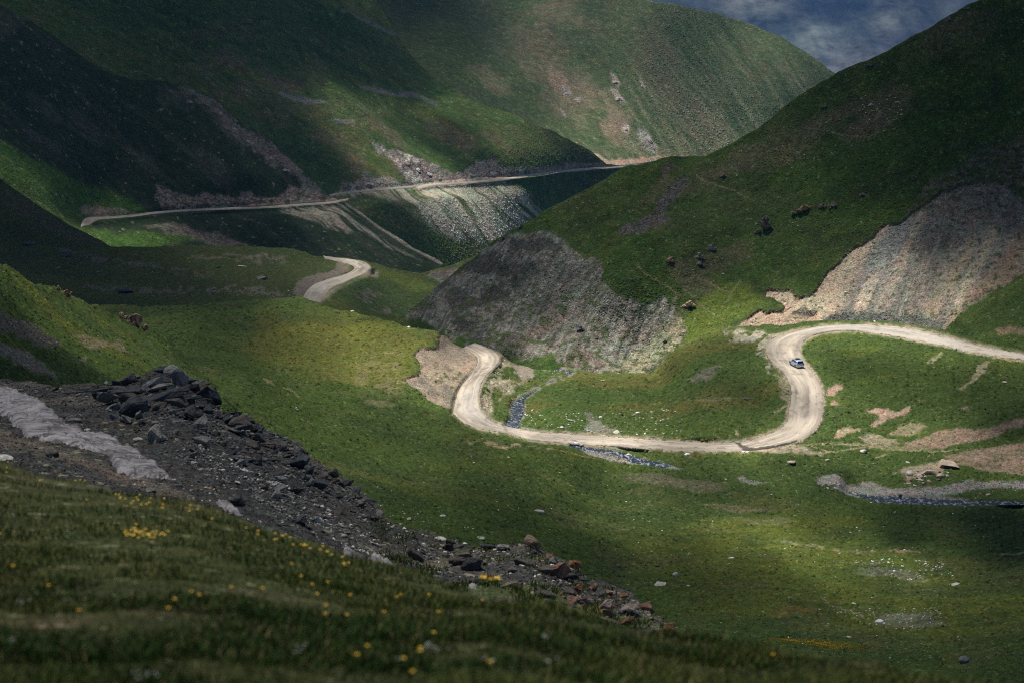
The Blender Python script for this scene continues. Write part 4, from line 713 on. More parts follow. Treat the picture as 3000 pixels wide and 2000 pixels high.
# ------------------------------------------------------------------ roads and water
def simple_nodes(name):
    m = bpy.data.materials.new(name); m.use_nodes = True; return m, m.node_tree, m.node_tree.nodes['Principled BSDF']
def road_mat():
    m, t, b = simple_nodes('road_gravel'); N, L = t.nodes, t.links; b.inputs['Roughness'].default_value = .9; b.inputs['Specular IOR Level'].default_value = .15
    g = N.new('ShaderNodeNewGeometry'); at = N.new('ShaderNodeAttribute'); at.attribute_name = 'Col'
    n = N.new('ShaderNodeTexNoise'); n.inputs['Scale'].default_value = 3.2; n.inputs['Detail'].default_value = 5; n.inputs['Roughness'].default_value = .75; L.new(g.outputs['Position'], n.inputs['Vector'])
    r = N.new('ShaderNodeMapRange'); r.inputs[1].default_value = .3; r.inputs[2].default_value = .7; r.inputs[3].default_value = .8; r.inputs[4].default_value = 1.15; L.new(n.outputs[0], r.inputs[0])
    v = N.new('ShaderNodeVectorMath'); v.operation = 'SCALE'; L.new(at.outputs['Color'], v.inputs[0]); L.new(r.outputs[0], v.inputs['Scale']); L.new(v.outputs[0], b.inputs['Base Color'])
    bp = N.new('ShaderNodeBump'); bp.inputs['Strength'].default_value = .35; bp.inputs['Distance'].default_value = .12; L.new(n.outputs[0], bp.inputs['Height']); L.new(bp.outputs[0], b.inputs['Normal'])
    return m
def water_mat():
    m, t, b = simple_nodes('running_water'); N, L = t.nodes, t.links
    g = N.new('ShaderNodeNewGeometry')
    mp = N.new('ShaderNodeMapping'); mp.inputs['Scale'].default_value = (1, .45, 1); L.new(g.outputs['Position'], mp.inputs[0])
    n = N.new('ShaderNodeTexNoise'); n.inputs['Scale'].default_value = 1.5; n.inputs['Detail'].default_value = 5; n.inputs['Roughness'].default_value = .7; L.new(mp.outputs[0], n.inputs['Vector'])
    r = N.new('ShaderNodeValToRGB'); e = r.color_ramp.elements; e[0].position = .51; e[0].color = (.018, .026, .042, 1); e[1].position = .63; e[1].color = (.40, .44, .50, 1)
    L.new(n.outputs[0], r.inputs[0]); L.new(r.outputs[0], b.inputs['Base Color']); b.inputs['Roughness'].default_value = .25
    bp = N.new('ShaderNodeBump'); bp.inputs['Strength'].default_value = .8; bp.inputs['Distance'].default_value = .3; L.new(n.outputs[0], bp.inputs['Height']); L.new(bp.outputs[0], b.inputs['Normal'])
    return m
ROADM, WATERM = road_mat(), water_mat()
def strip(name, lay, pairs, mat, lift, nc=10, step=2.5, edge=1.2, colf=None, drop=.12):
    l = layers[lay]; A_ = np.array([p[0] for p in pairs], float); B_ = np.array([p[1] for p in pairs], float); M_ = (A_ + B_) / 2
    seg = np.r_[0, np.cumsum(np.hypot(*(np.diff(M_, axis=0).T)))]; n = int(seg[-1] / step) + 2; q = np.linspace(0, seg[-1], n)
    def sm(c):                                              # smooth curve through the surveyed points
        k = np.interp(q, seg, np.arange(len(seg))); i = np.clip(k.astype(int), 0, len(seg) - 2); f = (k - i)[:, None]
        g = lambda j: c[np.clip(j, 0, len(c) - 1)]
        p0, p1, p2, p3 = g(i - 1), g(i), g(i + 1), g(i + 2)
        return .5 * ((2 * p1) + (-p0 + p2) * f + (2 * p0 - 5 * p1 + 4 * p2 - p3) * f ** 2 + (-p0 + 3 * p1 - 3 * p2 + p3) * f ** 3)
    a, b = sm(A_), sm(B_); t = np.linspace(0, 1, nc)[None, :, None]
    jit = edge * (fbm(q / 7, q * 0 + 2, 3, 4) + 1.2 * fbm(q / 45, q * 0 + 5, 2, 14))[:, None]; d = b - a; d /= (np.hypot(d[:, :1], d[:, 1:]) + 1e-6); a = a - d * jit; b = b + d * edge * fbm(q / 7, q * 0 + 9, 3, 5)[:, None]
    xy = a[:, None] * (1 - t) + b[:, None] * t
    # height of the surface: level across, following the surveyed centre line
    ring_, m, zc, off, marg, lim = [f for f in l.flats if f[0] == ring(pairs)][0]
    Zt = np.interp(np.linspace(0, 1, n), seg / seg[-1], zc) if False else np.interp(q, seg, zc)
    rx, rz = rayv(xy[..., 0], xy[..., 1]); Y = Zt[:, None] / rz; Y, _, _ = l.depth(xy[..., 0], xy[..., 1], False); X = rx * Y
    Z = rz * Y + CAMZ + lift
    uu = np.abs(np.linspace(-1, 1, nc))[None]; Z = Z - np.where(uu > .99, drop, 0)
    P = np.stack([X, Y, Z], -1); idx = np.arange(n * nc).reshape(n, nc); f = np.stack([idx[:-1, :-1], idx[:-1, 1:], idx[1:, 1:], idx[1:, :-1]], -1).reshape(-1, 4)
    me = mesh_np(name, P.reshape(-1, 3), f, True)
    c3_ = P[:, nc // 2]; arc = np.r_[0, np.cumsum(np.linalg.norm(np.diff(c3_, axis=0), axis=1))]
    if colf is not None:
        at = me.attributes.new('Col', 'FLOAT_COLOR', 'POINT'); c = colf(np.linspace(-1, 1, nc)[None] + 0 * Y, arc[:, None] + 0 * Y, xy)
        at.data.foreach_set('color', np.concatenate([c, np.ones(c.shape[:2] + (1,))], -1).reshape(-1).astype(np.float32))
    me.materials.append(mat); me.update()
    if me.polygons[len(me.polygons) // 2].normal.z < 0: me.flip_normals()
    o = bpy.data.objects.new(name, me); C.objects.link(o); o['kind'] = 'structure'; return o
def road_col(u, v, xy):
    c = A(.42, .37, .305) + np.zeros(u.shape + (3,)); 
    st = fbm(u * 5 + .4 * fbm(v / 15, v * 0, 2, 3), v / 18, 4, 7); c = c * (1 + .4 * st[..., None])
    tr = np.exp(-((np.abs(u) - .42) / .14) ** 2); c = c * (1 + .16 * tr[..., None]); ru = fbm(u * 11 + .5 * fbm(v / 9, v * 0, 2, 13), v / 26, 3, 47); c = c * (1 - .22 * ss(.1, .5, ru)[..., None]) ; pt = fbm(u * 3.2, v / 2.2, 3, 57); c = c * (1 - .3 * ss(.2, .5, pt)[..., None]); dm = fbm(u * 1.1 + 7, v / 11, 3, 67); c = c * (1 - .22 * ss(.1, .5, dm)[..., None])
    e = ss(.72, 1.0, np.abs(u) + .25 * fbm(u * 3, v / 4, 3, 17)); c = c * (1 - e[..., None] * .45) + A(.27, .22, .175) * e[..., None] * .45
    gy = ss(-.1, .4, fbm(u * .8, v / 40, 3, 27)); c = c * (1 - .35 * gy[..., None]) + A(.44, .44, .43) * .35 * gy[..., None]
    x, y = xy[..., 0], xy[..., 1]
    w_ = ss(3, 0, -sd_poly(x + 3 * fbm(x / 6, y / 4, 3, 3), y + 2 * fbm(x / 6, y / 4, 3, 4), [(1690,1016),(1697,1014),(1706,1024),(1730,1030),(1790,1022),(1830,1012),(1832,1016),(1790,1030),(1745,1038),(1715,1036),(1704,1028)])) 
    return c * (1 - .78 * w_[..., None])
strip('road', 'G', ROAD_MAIN, ROADM, .04, 32, 2.2, 2.6, road_col)
strip('road', 'E', ROAD_MID, ROADM, .04, 12, 2.2, 1, road_col)
strip('road', 'C2', ROAD_FARL, ROADM, .1, 5, 2.5, .5, road_col)
strip('road', 'C1', ROAD_FARR, ROADM, .1, 5, 2.5, .5, road_col)
strip('stream', 'G', STREAM_A, WATERM, -.3, 8, 2.2, 2, drop=0)
strip('stream', 'G', STREAM_B, WATERM, -.3, 8, 2.2, 2, drop=0)
strip('stream', 'G', STREAM_C, WATERM, -.3, 8, 2.2, 2, drop=0)
# ------------------------------------------------------------------ things
def tag(o, label, cat, group=None):
    o['label'] = label; o['category'] = cat
    if group: o['group'] = group
    return o
def empty(name, loc, rot=(0, 0, 0)):
    o = bpy.data.objects.new(name, None); C.objects.link(o); o.location = loc; o.rotation_euler = rot; o.empty_display_size = .2; return o
def meshobj(name, me, parent=None, mat=None):
    if mat: me.materials.append(mat)
    o = bpy.data.objects.new(name, me); C.objects.link(o); o.parent = parent; return o
def rock_mat(name, src):
    m, t, b = simple_nodes(name); N, L = t.nodes, t.links; b.inputs['Roughness'].default_value = .85; b.inputs['Specular IOR Level'].default_value = .25
    if src == 'obj':
        oi = N.new('ShaderNodeObjectInfo'); col = oi.outputs['Color']; tc = N.new('ShaderNodeTexCoord'); vec = tc.outputs['Object']; sc_ = 1.0
    else:
        at = N.new('ShaderNodeAttribute'); at.attribute_name = 'Col'; col = at.outputs['Color']; g = N.new('ShaderNodeNewGeometry'); vec = g.outputs['Position']; sc_ = src
    def nz(s, d, r):
        n = N.new('ShaderNodeTexNoise'); n.inputs['Scale'].default_value = s * sc_; n.inputs['Detail'].default_value = d; n.inputs['Roughness'].default_value = r; L.new(vec, n.inputs['Vector']); return n.outputs[0]
    a, c, e = nz(2.2, 6, .65), nz(9, 5, .7), nz(1.3, 3, .5)
    r = N.new('ShaderNodeMapRange'); r.inputs[1].default_value = .3; r.inputs[2].default_value = .7; r.inputs[3].default_value = .5; r.inputs[4].default_value = 1.6; L.new(a, r.inputs[0])
    v = N.new('ShaderNodeVectorMath'); v.operation = 'SCALE'; L.new(col, v.inputs[0]); L.new(r.outputs[0], v.inputs['Scale'])
    # pale lichen and mineral crust
    lr = N.new('ShaderNodeMapRange'); lr.inputs[1].default_value = .56; lr.inputs[2].default_value = .68; lr.inputs[3].default_value = 0; lr.inputs[4].default_value = .4; L.new(c, lr.inputs[0])
    mx = N.new('ShaderNodeMix'); mx.data_type = 'RGBA'; L.new(lr.outputs[0], mx.inputs[0]); L.new(v.outputs[0], mx.inputs[6]); mx.inputs[7].default_value = (.26, .25, .22, 1)
    L.new(mx.outputs[2], b.inputs['Base Color'])
    ad = N.new('ShaderNodeMath'); ad.operation = 'MULTIPLY_ADD'; L.new(c, ad.inputs[0]); ad.inputs[1].default_value = .5; L.new(a, ad.inputs[2])
    bp = N.new('ShaderNodeBump'); bp.inputs['Strength'].default_value = .7; bp.inputs['Distance'].default_value = .12 / (sc_ if src != 'obj' else 1); L.new(ad.outputs[0], bp.inputs['Height']); L.new(bp.outputs[0], b.inputs['Normal'])
    return m
ROCKM = rock_mat('rock_face', 'obj'); RUBM = rock_mat('rubble_face', 1.6)
def hull(n, boxy, r, dims=(1, 1, 1), cut=0):
    bm = bmesh.new()
    for k in range(n):
        v = Vector((r.gauss(0, 1), r.gauss(0, 1), r.gauss(0, 1))).normalized()
        if r.random() < boxy: m = max(abs(c) for c in v); v = v / m * .8
        bm.verts.new((v.x * dims[0] * .5, v.y * dims[1] * .5, v.z * dims[2] * .5))
    h = bmesh.ops.convex_hull(bm, input=bm.verts[:]); bmesh.ops.delete(bm, geom=list(set(g for g in h['geom_interior'] + h['geom_unused'] if isinstance(g, bmesh.types.BMVert))), context='VERTS')
    return bm
def rock_mesh(name, seed, n=16, boxy=.5, dims=(1, .85, .7), detail=0, rounded=False):
    r = random.Random(seed); bm = hull(n, boxy, r, dims)
    if rounded: bmesh.ops.subdivide_edges(bm, edges=bm.edges[:], cuts=2, use_grid_fill=True, smooth=.7)
    elif detail:
        bmesh.ops.bevel(bm, geom=bm.edges[:], offset=.035, segments=1, affect='EDGES', profile=.5)
        bmesh.ops.triangulate(bm, faces=bm.faces[:]); bmesh.ops.subdivide_edges(bm, edges=bm.edges[:], cuts=detail)
    if rounded or detail:
        P = np.array([v.co[:] for v in bm.verts]); bm.normal_update()
        d = .05 * fbm(P[:, 0] * 3 + seed, P[:, 1] * 3 + P[:, 2] * 4, 3, seed) + .03 * np.round(fbm(P[:, 0] * 2 + P[:, 2] * 5 + seed, P[:, 1] * 2, 2, seed + 3) * 3) / 1.5
        for v, q in zip(bm.verts, d): v.co += v.normal * float(q) * (.6 if rounded else 1)
    me = bpy.data.meshes.new(name); bm.to_mesh(me); bm.free()
    if rounded: me.polygons.foreach_set('use_smooth', [True] * len(me.polygons))
    me.materials.append(ROCKM); return me
ANG = [rock_mesh('angular_rock', 100 + k, 15, .55, (1, .8, .72), 0) for k in range(12)]
BIG = [rock_mesh('crag_rock', 200 + k, 12, .85, (1, .85, .85), 2) for k in range(10)]
SLAB = [rock_mesh('slab_rock', 400 + k, 11, .9, (1, .8, .5), 2) for k in range(8)]
RND = [rock_mesh('boulder', 300 + k, 22, .15, (1, .85, .68), 0, True) for k in range(6)]
def outcrop_mesh(seed, parts):
    """several fractured blocks grown into one crag; parts: (x, z, width, height)"""
    r = random.Random(seed); out = bmesh.new()
    for k, (x, z, w_, h_) in enumerate(parts):
        b = hull(15, .65, r, (w_, max(w_, h_) * .8, h_)); bmesh.ops.triangulate(b, faces=b.faces[:]); bmesh.ops.subdivide_edges(b, edges=b.edges[:], cuts=2)
        P = np.array([v.co[:] for v in b.verts]); b.normal_update()
        d = .09 * fbm(P[:, 0] * 6 + k + seed, P[:, 2] * 5 + P[:, 1] * 3, 4, seed) 
        for v, q in zip(b.verts, d): v.co += v.normal * float(q)
        rot = Matrix.Rotation(r.uniform(-.3, .3), 3, 'Y')
        for v in b.verts: v.co = rot @ v.co + Vector((x, r.uniform(-.1, .1), z))
        me = bpy.data.meshes.new('t'); b.to_mesh(me); b.free(); out.from_mesh(me); bpy.data.meshes.remove(me)
    me = bpy.data.meshes.new('outcrop'); out.to_mesh(me); out.free(); me.materials.append(ROCKM); return me

def put(name, me, lay, x, y, px, color, label, cat='rock', group=None, rz=None, squash=1, sink=.22, tilt=.35, wh=1, root=None):
    l = layers[lay]; p = None
    for dy in range(0, 36, 5):
        p, nrm = l.hit(x, y + px * .18 + dy)
        if p is not None: break
    if p is None: return None
    s = px * p.y / FPX
    o = bpy.data.objects.new(name, me); C.objects.link(o); r = random
    o.rotation_euler = (r.uniform(-tilt, tilt), r.uniform(-tilt, tilt), r.uniform(0, 6.28) if rz is None else rz)
    o.scale = (s * wh, s, s * squash); o.location = p + Vector((0, 0, s * squash * (.35 - sink)))
    o.color = (*color, 1); return tag(o, label, cat, group)
DK = (.040, .047, .055); DK2 = (.058, .058, .060); BR = (.082, .072, .062); GR = (.18, .178, .168); PL = (.55, .53, .47); WH = (.82, .82, .78); RD = (.17, .10, .07); OR = (.19, .088, .042); SD = (.50, .40, .31)
# ---- the rocky bank in the middle ground
HERO = [(372,846,52,DK,1,.85,'dark angular boulder crowning the highest point of the rocky bank'),(403,855,14,DK2,1,1.3,'small upright dark stone right of the crowning boulder'),
 (430,865,36,DK2,1,.9,'rounded dark boulder on the crest just right of the crowning boulder'),(297,890,84,DK,1,.7,'broad black slab-sided block left of the crowning boulder'),
 (363,874,18,WH,0,.7,'white stone leaning just below the crowning boulder, left one of two'),(386,870,18,WH,0,.45,'narrow white stone below the crowning boulder, right one of two'),
 (393,912,52,DK,1,.8,'sloping blue-black slab in the middle of the highest rock pile'),(421,917,46,DK,1,.8,'blue-black block between the sloping slab and the big right boulder'),
 (374,928,40,DK,1,.6,'low dark block under the sloping slab'),(478,908,54,DK,1,.95,'large smooth blue-black boulder at the right end of the highest pile'),
 (468,928,44,DK,1,.8,'dark cracked block under the large smooth blue-black boulder'),(418,945,42,DK,1,.6,'flat dark slab at the foot of the highest pile'),
 (367,998,56,(.22,.215,.19),1,1.35,'tall pale lichen-mottled boulder standing in dark rubble'),(318,1008,17,PL,0,.9,'pale rounded stone left of the tall mottled boulder'),
 (172,963,22,GR,0,.8,'grey stone on bare soil beside the snow edge'),(324,970,26,DK,1,.7,'dark block above and left of the tall mottled boulder'),(200,985,14,PL,0,.6,'pale stone lying on dark dirt above the snow'),
 (545,966,40,BR,1,.7,'brown-topped boulder on the second hump of the bank'),(520,945,26,DK2,1,.9,'dark knob at the start of the second hump'),(590,985,38,DK,1,.7,'dark slab right of the brown-topped boulder'),
 (640,1020,44,DK2,1,.9,'dark fractured block midway down the crest'),(686,1040,48,DK2,1,1.,'large slate-coloured block before the crest drops steeply'),(700,1075,40,DK,1,1.2,'tall dark slab leaning at the steep drop of the crest'),
 (795,1105,34,DK2,1,1,'dark boulder on the crest beyond the steep drop'),(815,1125,40,DK,1,.9,'blue-grey slab hanging over the green slope'),(845,1146,36,DK2,1,.8,'dark slab at the end of the steep crest'),
 (868,1176,24,BR,1,.7,'brown block below the steep crest'),(1012,1236,24,PL,0,.8,'pale boulder on the low crest, alone among dark ones'),(1050,1250,34,DK2,1,.7,'dark block right of the pale crest boulder'),
 (1120,1254,34,DK,1,1,'pointed dark rock on the low crest'),(1155,1252,40,GR,1,.8,'grey domed rock on the low crest'),(1222,1246,44,(.17,.12,.085),1,.95,'brown peaked rock with orange lichen topping the low crest'),
 (1262,1275,30,RD,1,.8,'reddish rock right of the lichened peak'),(1318,1297,42,OR,1,.85,'bright orange-brown boulder on the descending crest'),(1300,1320,44,DK2,1,.8,'dark boulder under the bright orange-brown one'),
 (1338,1330,30,DK,1,.9,'dark block right of the dark boulder under the orange one'),(1365,1345,34,RD,1,.8,'red-brown rock where the crest narrows'),(1400,1360,40,(.19,.15,.13),1,.9,'pinkish grey slab on the descending crest'),
 (1430,1366,28,OR,1,1,'orange knob above the pinkish slab'),(1395,1378,34,DK2,1,.7,'dark brown block below the pinkish slab'),(1448,1392,44,(.19,.16,.14),1,.8,'long pinkish slab with orange lichen low on the bank'),
 (1485,1392,36,RD,1,1.,'red lichened rock near the right end of the bank'),(1505,1420,30,(.18,.15,.13),1,.8,'pinkish block near the right end of the bank'),(1535,1430,28,RD,1,.8,'small red rock at the tip of the bank'),
 (1582,1448,26,OR,1,1,'last orange rock, alone past the tip of the bank'),(1100,1336,44,DK,1,.8,'blue-black boulder behind the three yellow flowers'),(1025,1275,20,BR,1,1.1,'round brown boulder in the grassy part of the bank'),
 (1090,1300,30,GR,1,.6,'grey slab in the grassy part of the bank'),(8,1045,48,PL,0,.4,'flat pale boulder at the left edge above the flowers'),(120,1040,34,DK2,1,.6,'dark ledge below the snow patch'),
 (410,1110,24,GR,1,.6,'grey block on the lower edge of the snow patch'),(344,1120,30,GR,1,.5,'flat grey stone under the snow tip'),(640,1200,30,BR,1,.6,'brown flat rock beside the foreground turf'),
 (540,1150,40,DK2,1,.9,'squat grey-brown block below the snow tip'),(690,1195,36,DK,1,.8,'dark block beside the foreground turf'),(680,1125,40,DK2,1,1.1,'dark leaning slab above the pale rubble')]
for x, y, px, c, big, sq, lab in HERO:
    px *= 1.22
    put('boulder' if px > 30 else 'rock', random.choice((BIG + SLAB if lab.find('slab') < 0 else SLAB) if big else RND), 'K', x, y, px, c, lab, squash=sq, wh=random.uniform(1.1, 1.35), sink=.22, tilt=.25)
LAND = [(372,846,'crowning boulder'),(297,890,'broad black block'),(478,908,'big smooth boulder'),(367,998,'tall mottled boulder'),(545,966,'brown-topped boulder'),(640,1020,'dark fractured block midway'),(686,1040,'large slate block'),(795,1105,'dark boulder past the drop'),(868,1176,'brown block below the steep crest'),
        (1012,1236,'pale crest boulder'),(1120,1254,'pointed dark rock'),(1222,1246,'lichened peak'),(1318,1297,'orange-brown boulder'),(1400,1360,'pinkish slab'),(1485,1392,'red lichened rock'),(540,1150,'squat block below the snow'),(1100,1336,'boulder behind the yellow flowers'),(172,963,'grey stone by the snow'),(680,1125,'leaning slab'),(640,1200,'brown flat rock by the turf'),(410,1110,'grey block at the snow edge')]
USED = set()
def own_label(x, y, px, c, a, b):
    lum = sum(c) / 3; cn = 'reddish' if c[0] > 1.7 * c[2] and c[0] > .12 else 'brown' if c[0] > 1.3 * c[2] else 'black' if lum < .05 else 'dark grey' if lum < .09 else 'pale' if lum > .25 else 'grey'
    t = (px - a) / (b - a + 1e-6); sn = 'large' if t > .6 else 'middling' if t > .25 else 'small'
    for d, lx, ly, nm in sorted(((x - q[0]) ** 2 + (y - q[1]) ** 2, *q) for q in LAND)[:7]:
        an = math.degrees(math.atan2(y - ly, x - lx)) % 360; dr = ['right of','below and right of','below','below and left of','left of','above and left of','above','above and right of'][int((an + 22.5) // 45) % 8]
        near = 'just ' if d < 45 ** 2 else 'well ' if d > 140 ** 2 else ''
        lb = f'{sn} {cn} rock {near}{dr} the {nm}'
        if lb not in USED: USED.add(lb); return lb, None
    return None, 1
def inpoly(poly, n, seed):
    r = np.random.default_rng(seed); P = np.array(poly, float); out = []
    while len(out) < n:
        x = r.uniform(P[:, 0].min(), P[:, 0].max(), 400); y = r.uniform(P[:, 1].min(), P[:, 1].max(), 400)
        ok = sd_poly(x, y, poly) > 0; out += list(zip(x[ok], y[ok]))
    return out[:n]
K1 = [(215,885),(294,868),(371,850),(430,860),(500,900),(510,955),(500,1000),(440,985),(330,950),(240,930)]
K2 = [(505,950),(560,950),(637,1000),(700,1040),(725,1080),(700,1110),(620,1080),(520,1030),(430,1000),(440,985)]
K3 = [(720,1060),(784,1100),(868,1160),(885,1195),(840,1200),(760,1170),(690,1120)]
K4 = [(400,1010),(520,1035),(640,1090),(760,1180),(860,1230),(900,1290),(780,1240),(640,1180),(520,1110),(430,1060)]
K5 = [(885,1195),(960,1222),(1085,1260),(1197,1258),(1290,1290),(1340,1340),(1250,1370),(1100,1330),(960,1290),(890,1240)]
K6 = [(1290,1290),(1351,1340),(1470,1390),(1560,1445),(1590,1460),(1480,1445),(1360,1410),(1250,1370)]
K7 = [(0,875),(105,888),(215,885),(330,950),(430,1000),(420,1050),(300,980),(160,920),(0,890)]
GRPS = [(K1, 58, 20, 52, [DK, DK, DK2, BR, GR], 'dark broken rock packed into the highest pile of the bank', 'rocks of the highest pile', 1),
        (K2, 52, 17, 44, [DK, DK2, DK2, BR, GR], 'dark fractured rock along the middle crest of the bank', 'rocks of the middle crest', 2),
        (K3, 24, 16, 38, [DK2, DK, BR, GR], 'slate-grey rock at the steep drop of the crest', 'rocks of the steep drop', 3),
        (K4, 42, 12, 26, [GR, GR, PL, BR, DK2], 'light grey stone in the rubble below the crest', 'stones of the rubble below the crest', 4),
        (K5, 44, 13, 42, [DK2, GR, BR, BR, (.19,.15,.12)], 'brownish rock half sunk in turf on the low crest', 'rocks of the low grassy crest', 5),
        (K6, 36, 15, 44, [DK2, BR, RD, (.19,.15,.13), OR], 'lichened rock in the tapering right end of the bank', 'rocks of the tapering end', 6),
        (K7, 16, 10, 22, [BR, GR, DK2], 'small rock on the bare dirt above the snow patch', 'rocks on the dirt above the snow', 7)]
for poly, n, a, b, cols, lab, grp, sd in GRPS:
    r = random.Random(sd)
    for x, y in inpoly(poly, n, sd):
        px = a * .8 + (b * 1.15 - a * .8) * r.random() ** 2.4; c = r.choice(cols); q = r.uniform(.8, 1.25)
        px *= 1.28; cc = tuple(v * q for v in c); own, _ = own_label(x, y, px, cc, a, b)
        put('rock', random.choice(BIG + SLAB if px > 20 else ANG), 'K', x, y, px, cc, own or lab, group=grp, squash=r.uniform(.6, 1.1), wh=r.uniform(.9, 1.7), sink=.14, rz=r.gauss(.4, .5), tilt=.5)

def scatter(name, lay, specs, label, cat, mat, seed, sink=.3):
    """countless small stones as one mesh; specs: (polygon, n, px min, px max, colours)"""
    r = np.random.default_rng(seed); l = layers[lay]; VP, FP, CP, base = [], [], [], 0
    src = []
    for me in ANG:
        bm = bmesh.new(); bm.from_mesh(me); bmesh.ops.triangulate(bm, faces=bm.faces[:]); src.append((np.array([v.co[:] for v in bm.verts]), np.array([[v.index for v in f.verts] for f in bm.faces]))); bm.free()
    for poly, n, a, b, cols in specs:
        for x, y in inpoly(poly, n, int(r.integers(1e6))):
            Xg, Yg, Zg = l.pts(np.array([x]), np.array([y])); px = a + (b - a) * r.random() ** 2.2; s = px * Yg[0] / FPX
            V, F_ = src[r.integers(len(src))]; an = r.uniform(0, 6.28); ca, sa = math.cos(an), math.sin(an)
            Q = V * np.array([s, s * r.uniform(.7, 1.2), s * r.uniform(.5, 1)]); Q = Q @ np.array([[ca, sa, 0], [-sa, ca, 0], [0, 0, 1]])
            VP.append(Q + [Xg[0], Yg[0], Zg[0] + s * .12]); FP.append(F_ + base); base += len(V)
            c = np.array(cols[r.integers(len(cols))]) * r.uniform(.75, 1.25); CP.append(np.repeat(c[None], len(V), 0))
    me = mesh_np(name, np.concatenate(VP), np.concatenate(FP)); at = me.attributes.new('Col', 'FLOAT_COLOR', 'POINT')
    c = np.concatenate(CP); at.data.foreach_set('color', np.c_[c, np.ones(len(c))].astype(np.float32).ravel())
    o = meshobj(name, me, None, mat); o['kind'] = 'stuff'; tag(o, label, cat); return o
scatter('rubble', 'K', [(K1, 900, 4, 18, [DK, DK2, BR, GR]), (K2, 1100, 4, 17, [DK, DK2, BR, GR]), (K3, 600, 3, 14, [DK2, BR, GR]), (K4, 2600, 3, 13, [GR, GR, PL, BR, DK2]), (K5, 1500, 3, 14, [GR, BR, DK2, PL]), (K6, 1300, 3, 16, [BR, RD, GR, DK2, DK]), (K7, 900, 2, 11, [BR, GR, DK2]),
        ([(250,1100),(640,1215),(900,1300),(1100,1370),(1000,1330),(800,1250),(600,1170),(420,1090)], 500, 2, 9, [GR, BR, PL]), (SNOW, 170, 2, 8, [DK, BR, DK2]), ([(0,1050),(0,1010),(120,1050),(250,1110),(180,1100)], 150, 3, 12, [GR, BR, DK2])], 'loose angular rubble covering the rocky bank', 'rubble', RUBM, 5)

# ---- stones and crags on the slopes
def crag(lay, x, y, w_, h_, seed, c, lab, parts=None, rz=None):
    parts = parts or [(0, 0, .6, .75), (-.3, -.2, .45, .4), (.32, -.15, .4, .5), (.05, .25, .35, .5)]
    rr_ = random.Random(seed); parts = parts + [(rr_.uniform(-.6, .6), rr_.uniform(-.5, .1), rr_.uniform(.12, .3), rr_.uniform(.12, .3)) for _ in range(3)]
    c = tuple(min(.5, v * (2.5 if lay == 'F' else 1.7)) for v in c); w_ *= .95; h_ *= .95
    if lay in ('B', 'C1', 'C2'):                            # far ledges lie along the slope
        l = layers[lay]; o = put('rock_outcrop', outcrop_mesh(seed, parts), lay, x, y, w_, c, lab, 'outcrop', squash=1)
        if o is None: return
        p, n = l.hit(x, y); n = n if n.z > 0 else -n; sc_ = w_ * p.y / FPX; o.rotation_mode = 'QUATERNION'; o.rotation_quaternion = n.to_track_quat('Z', 'Y'); o.scale = (sc_, sc_ * 1.3 * h_ / w_, sc_ * .22); o.location = p
        return
    put('rock_outcrop', outcrop_mesh(seed, parts), lay, x, y + h_ * .25, w_, c, lab, 'outcrop', squash=h_ / w_, sink=.05, tilt=.08, rz=random.uniform(-.3, .3) if rz is None else rz)
crag('F', 1759, 508, 50, 44, 1, (.085,.065,.05), 'tall two-tiered brown crag on the dark right hillside', [(-.05,.28,.5,.55),(-.02,-.05,.6,.5),(-.38,-.4,.4,.25),(.1,-.42,.6,.25),(.42,-.15,.2,.3)], 0)
crag('F', 1838, 474, 42, 32, 2, (.09,.062,.042), 'wedge-shaped brown crag right of the two-tiered one', [(.2,.15,.5,.7),(-.05,-.15,.5,.4),(-.4,-.3,.35,.25)], 0)
crag('F', 1888, 470, 20, 16, 3, (.09,.065,.05), 'small brown crag farther right than the wedge-shaped one'); crag('F', 1914, 467, 22, 18, 4, (.10,.08,.07), 'rightmost small crag of the row on the dark hillside')
crag('F', 1981, 444, 18, 10, 5, (.12,.085,.07), 'low reddish ledge above the row of crags')
crag('F', 1999, 146, 20, 11, 6, DK2, 'dark flat-topped boulder breaking the skyline of the right hill'); crag('F', 2180, 42, 14, 14, 7, BR, 'small rock on the skyline near the top right corner'); crag('F', 2222, 16, 18, 9, 8, BR, 'topmost rock of the right skyline')
crag('F', 1634, 566, 22, 26, 9, (.13,.11,.10), 'grey upright rock above the pale track on the hillside'); crag('F', 1605, 585, 22, 20, 10, (.12,.10,.095), 'rounded grey rock left of the upright grey one'); crag('F', 1608, 603, 22, 14, 11, BR, 'brown low rock under the rounded grey one')
crag('F', 1582, 694, 34, 22, 12, (.20,.14,.10), 'tan broken crag at the top of the pale scree'); crag('F', 1538, 594, 24, 18, 13, (.15,.095,.07), 'reddish crag on the shaded slope above the grey scree')
crag('F', 1528, 781, 14, 12, 14, DK2, 'dark boulder lying in the pale green scree'); crag('F', 1333, 752, 20, 16, 15, DK2, 'dark lump in the middle of the grey scree'); crag('F', 1197, 517, 18, 14, 16, BR, 'small crag on the left skyline of the right hill'); crag('F', 1156, 546, 14, 12, 17, BR, 'knob low on the left skyline of the right hill')
crag('F', 1895, 240, 22, 14, 18, (.10,.075,.06), 'brown rock just under the long right ridge line'); crag('F', 1660, 400, 20, 14, 19, (.10,.075,.06), 'brown rock on the lower ridge of the right hill'); crag('F', 2000, 238, 12, 9, 20, SD, 'pinkish block among pale stones high on the right hill')
crag('H1', 313, 730, 50, 54, 21, (.20,.125,.085), 'pointed red-brown crag on the edge of the left slope', [(.1,.0,.7,.8),(-.15,.0,.5,.6),(-.4,-.1,.4,.35),(.4,-.3,.4,.4)], .2)
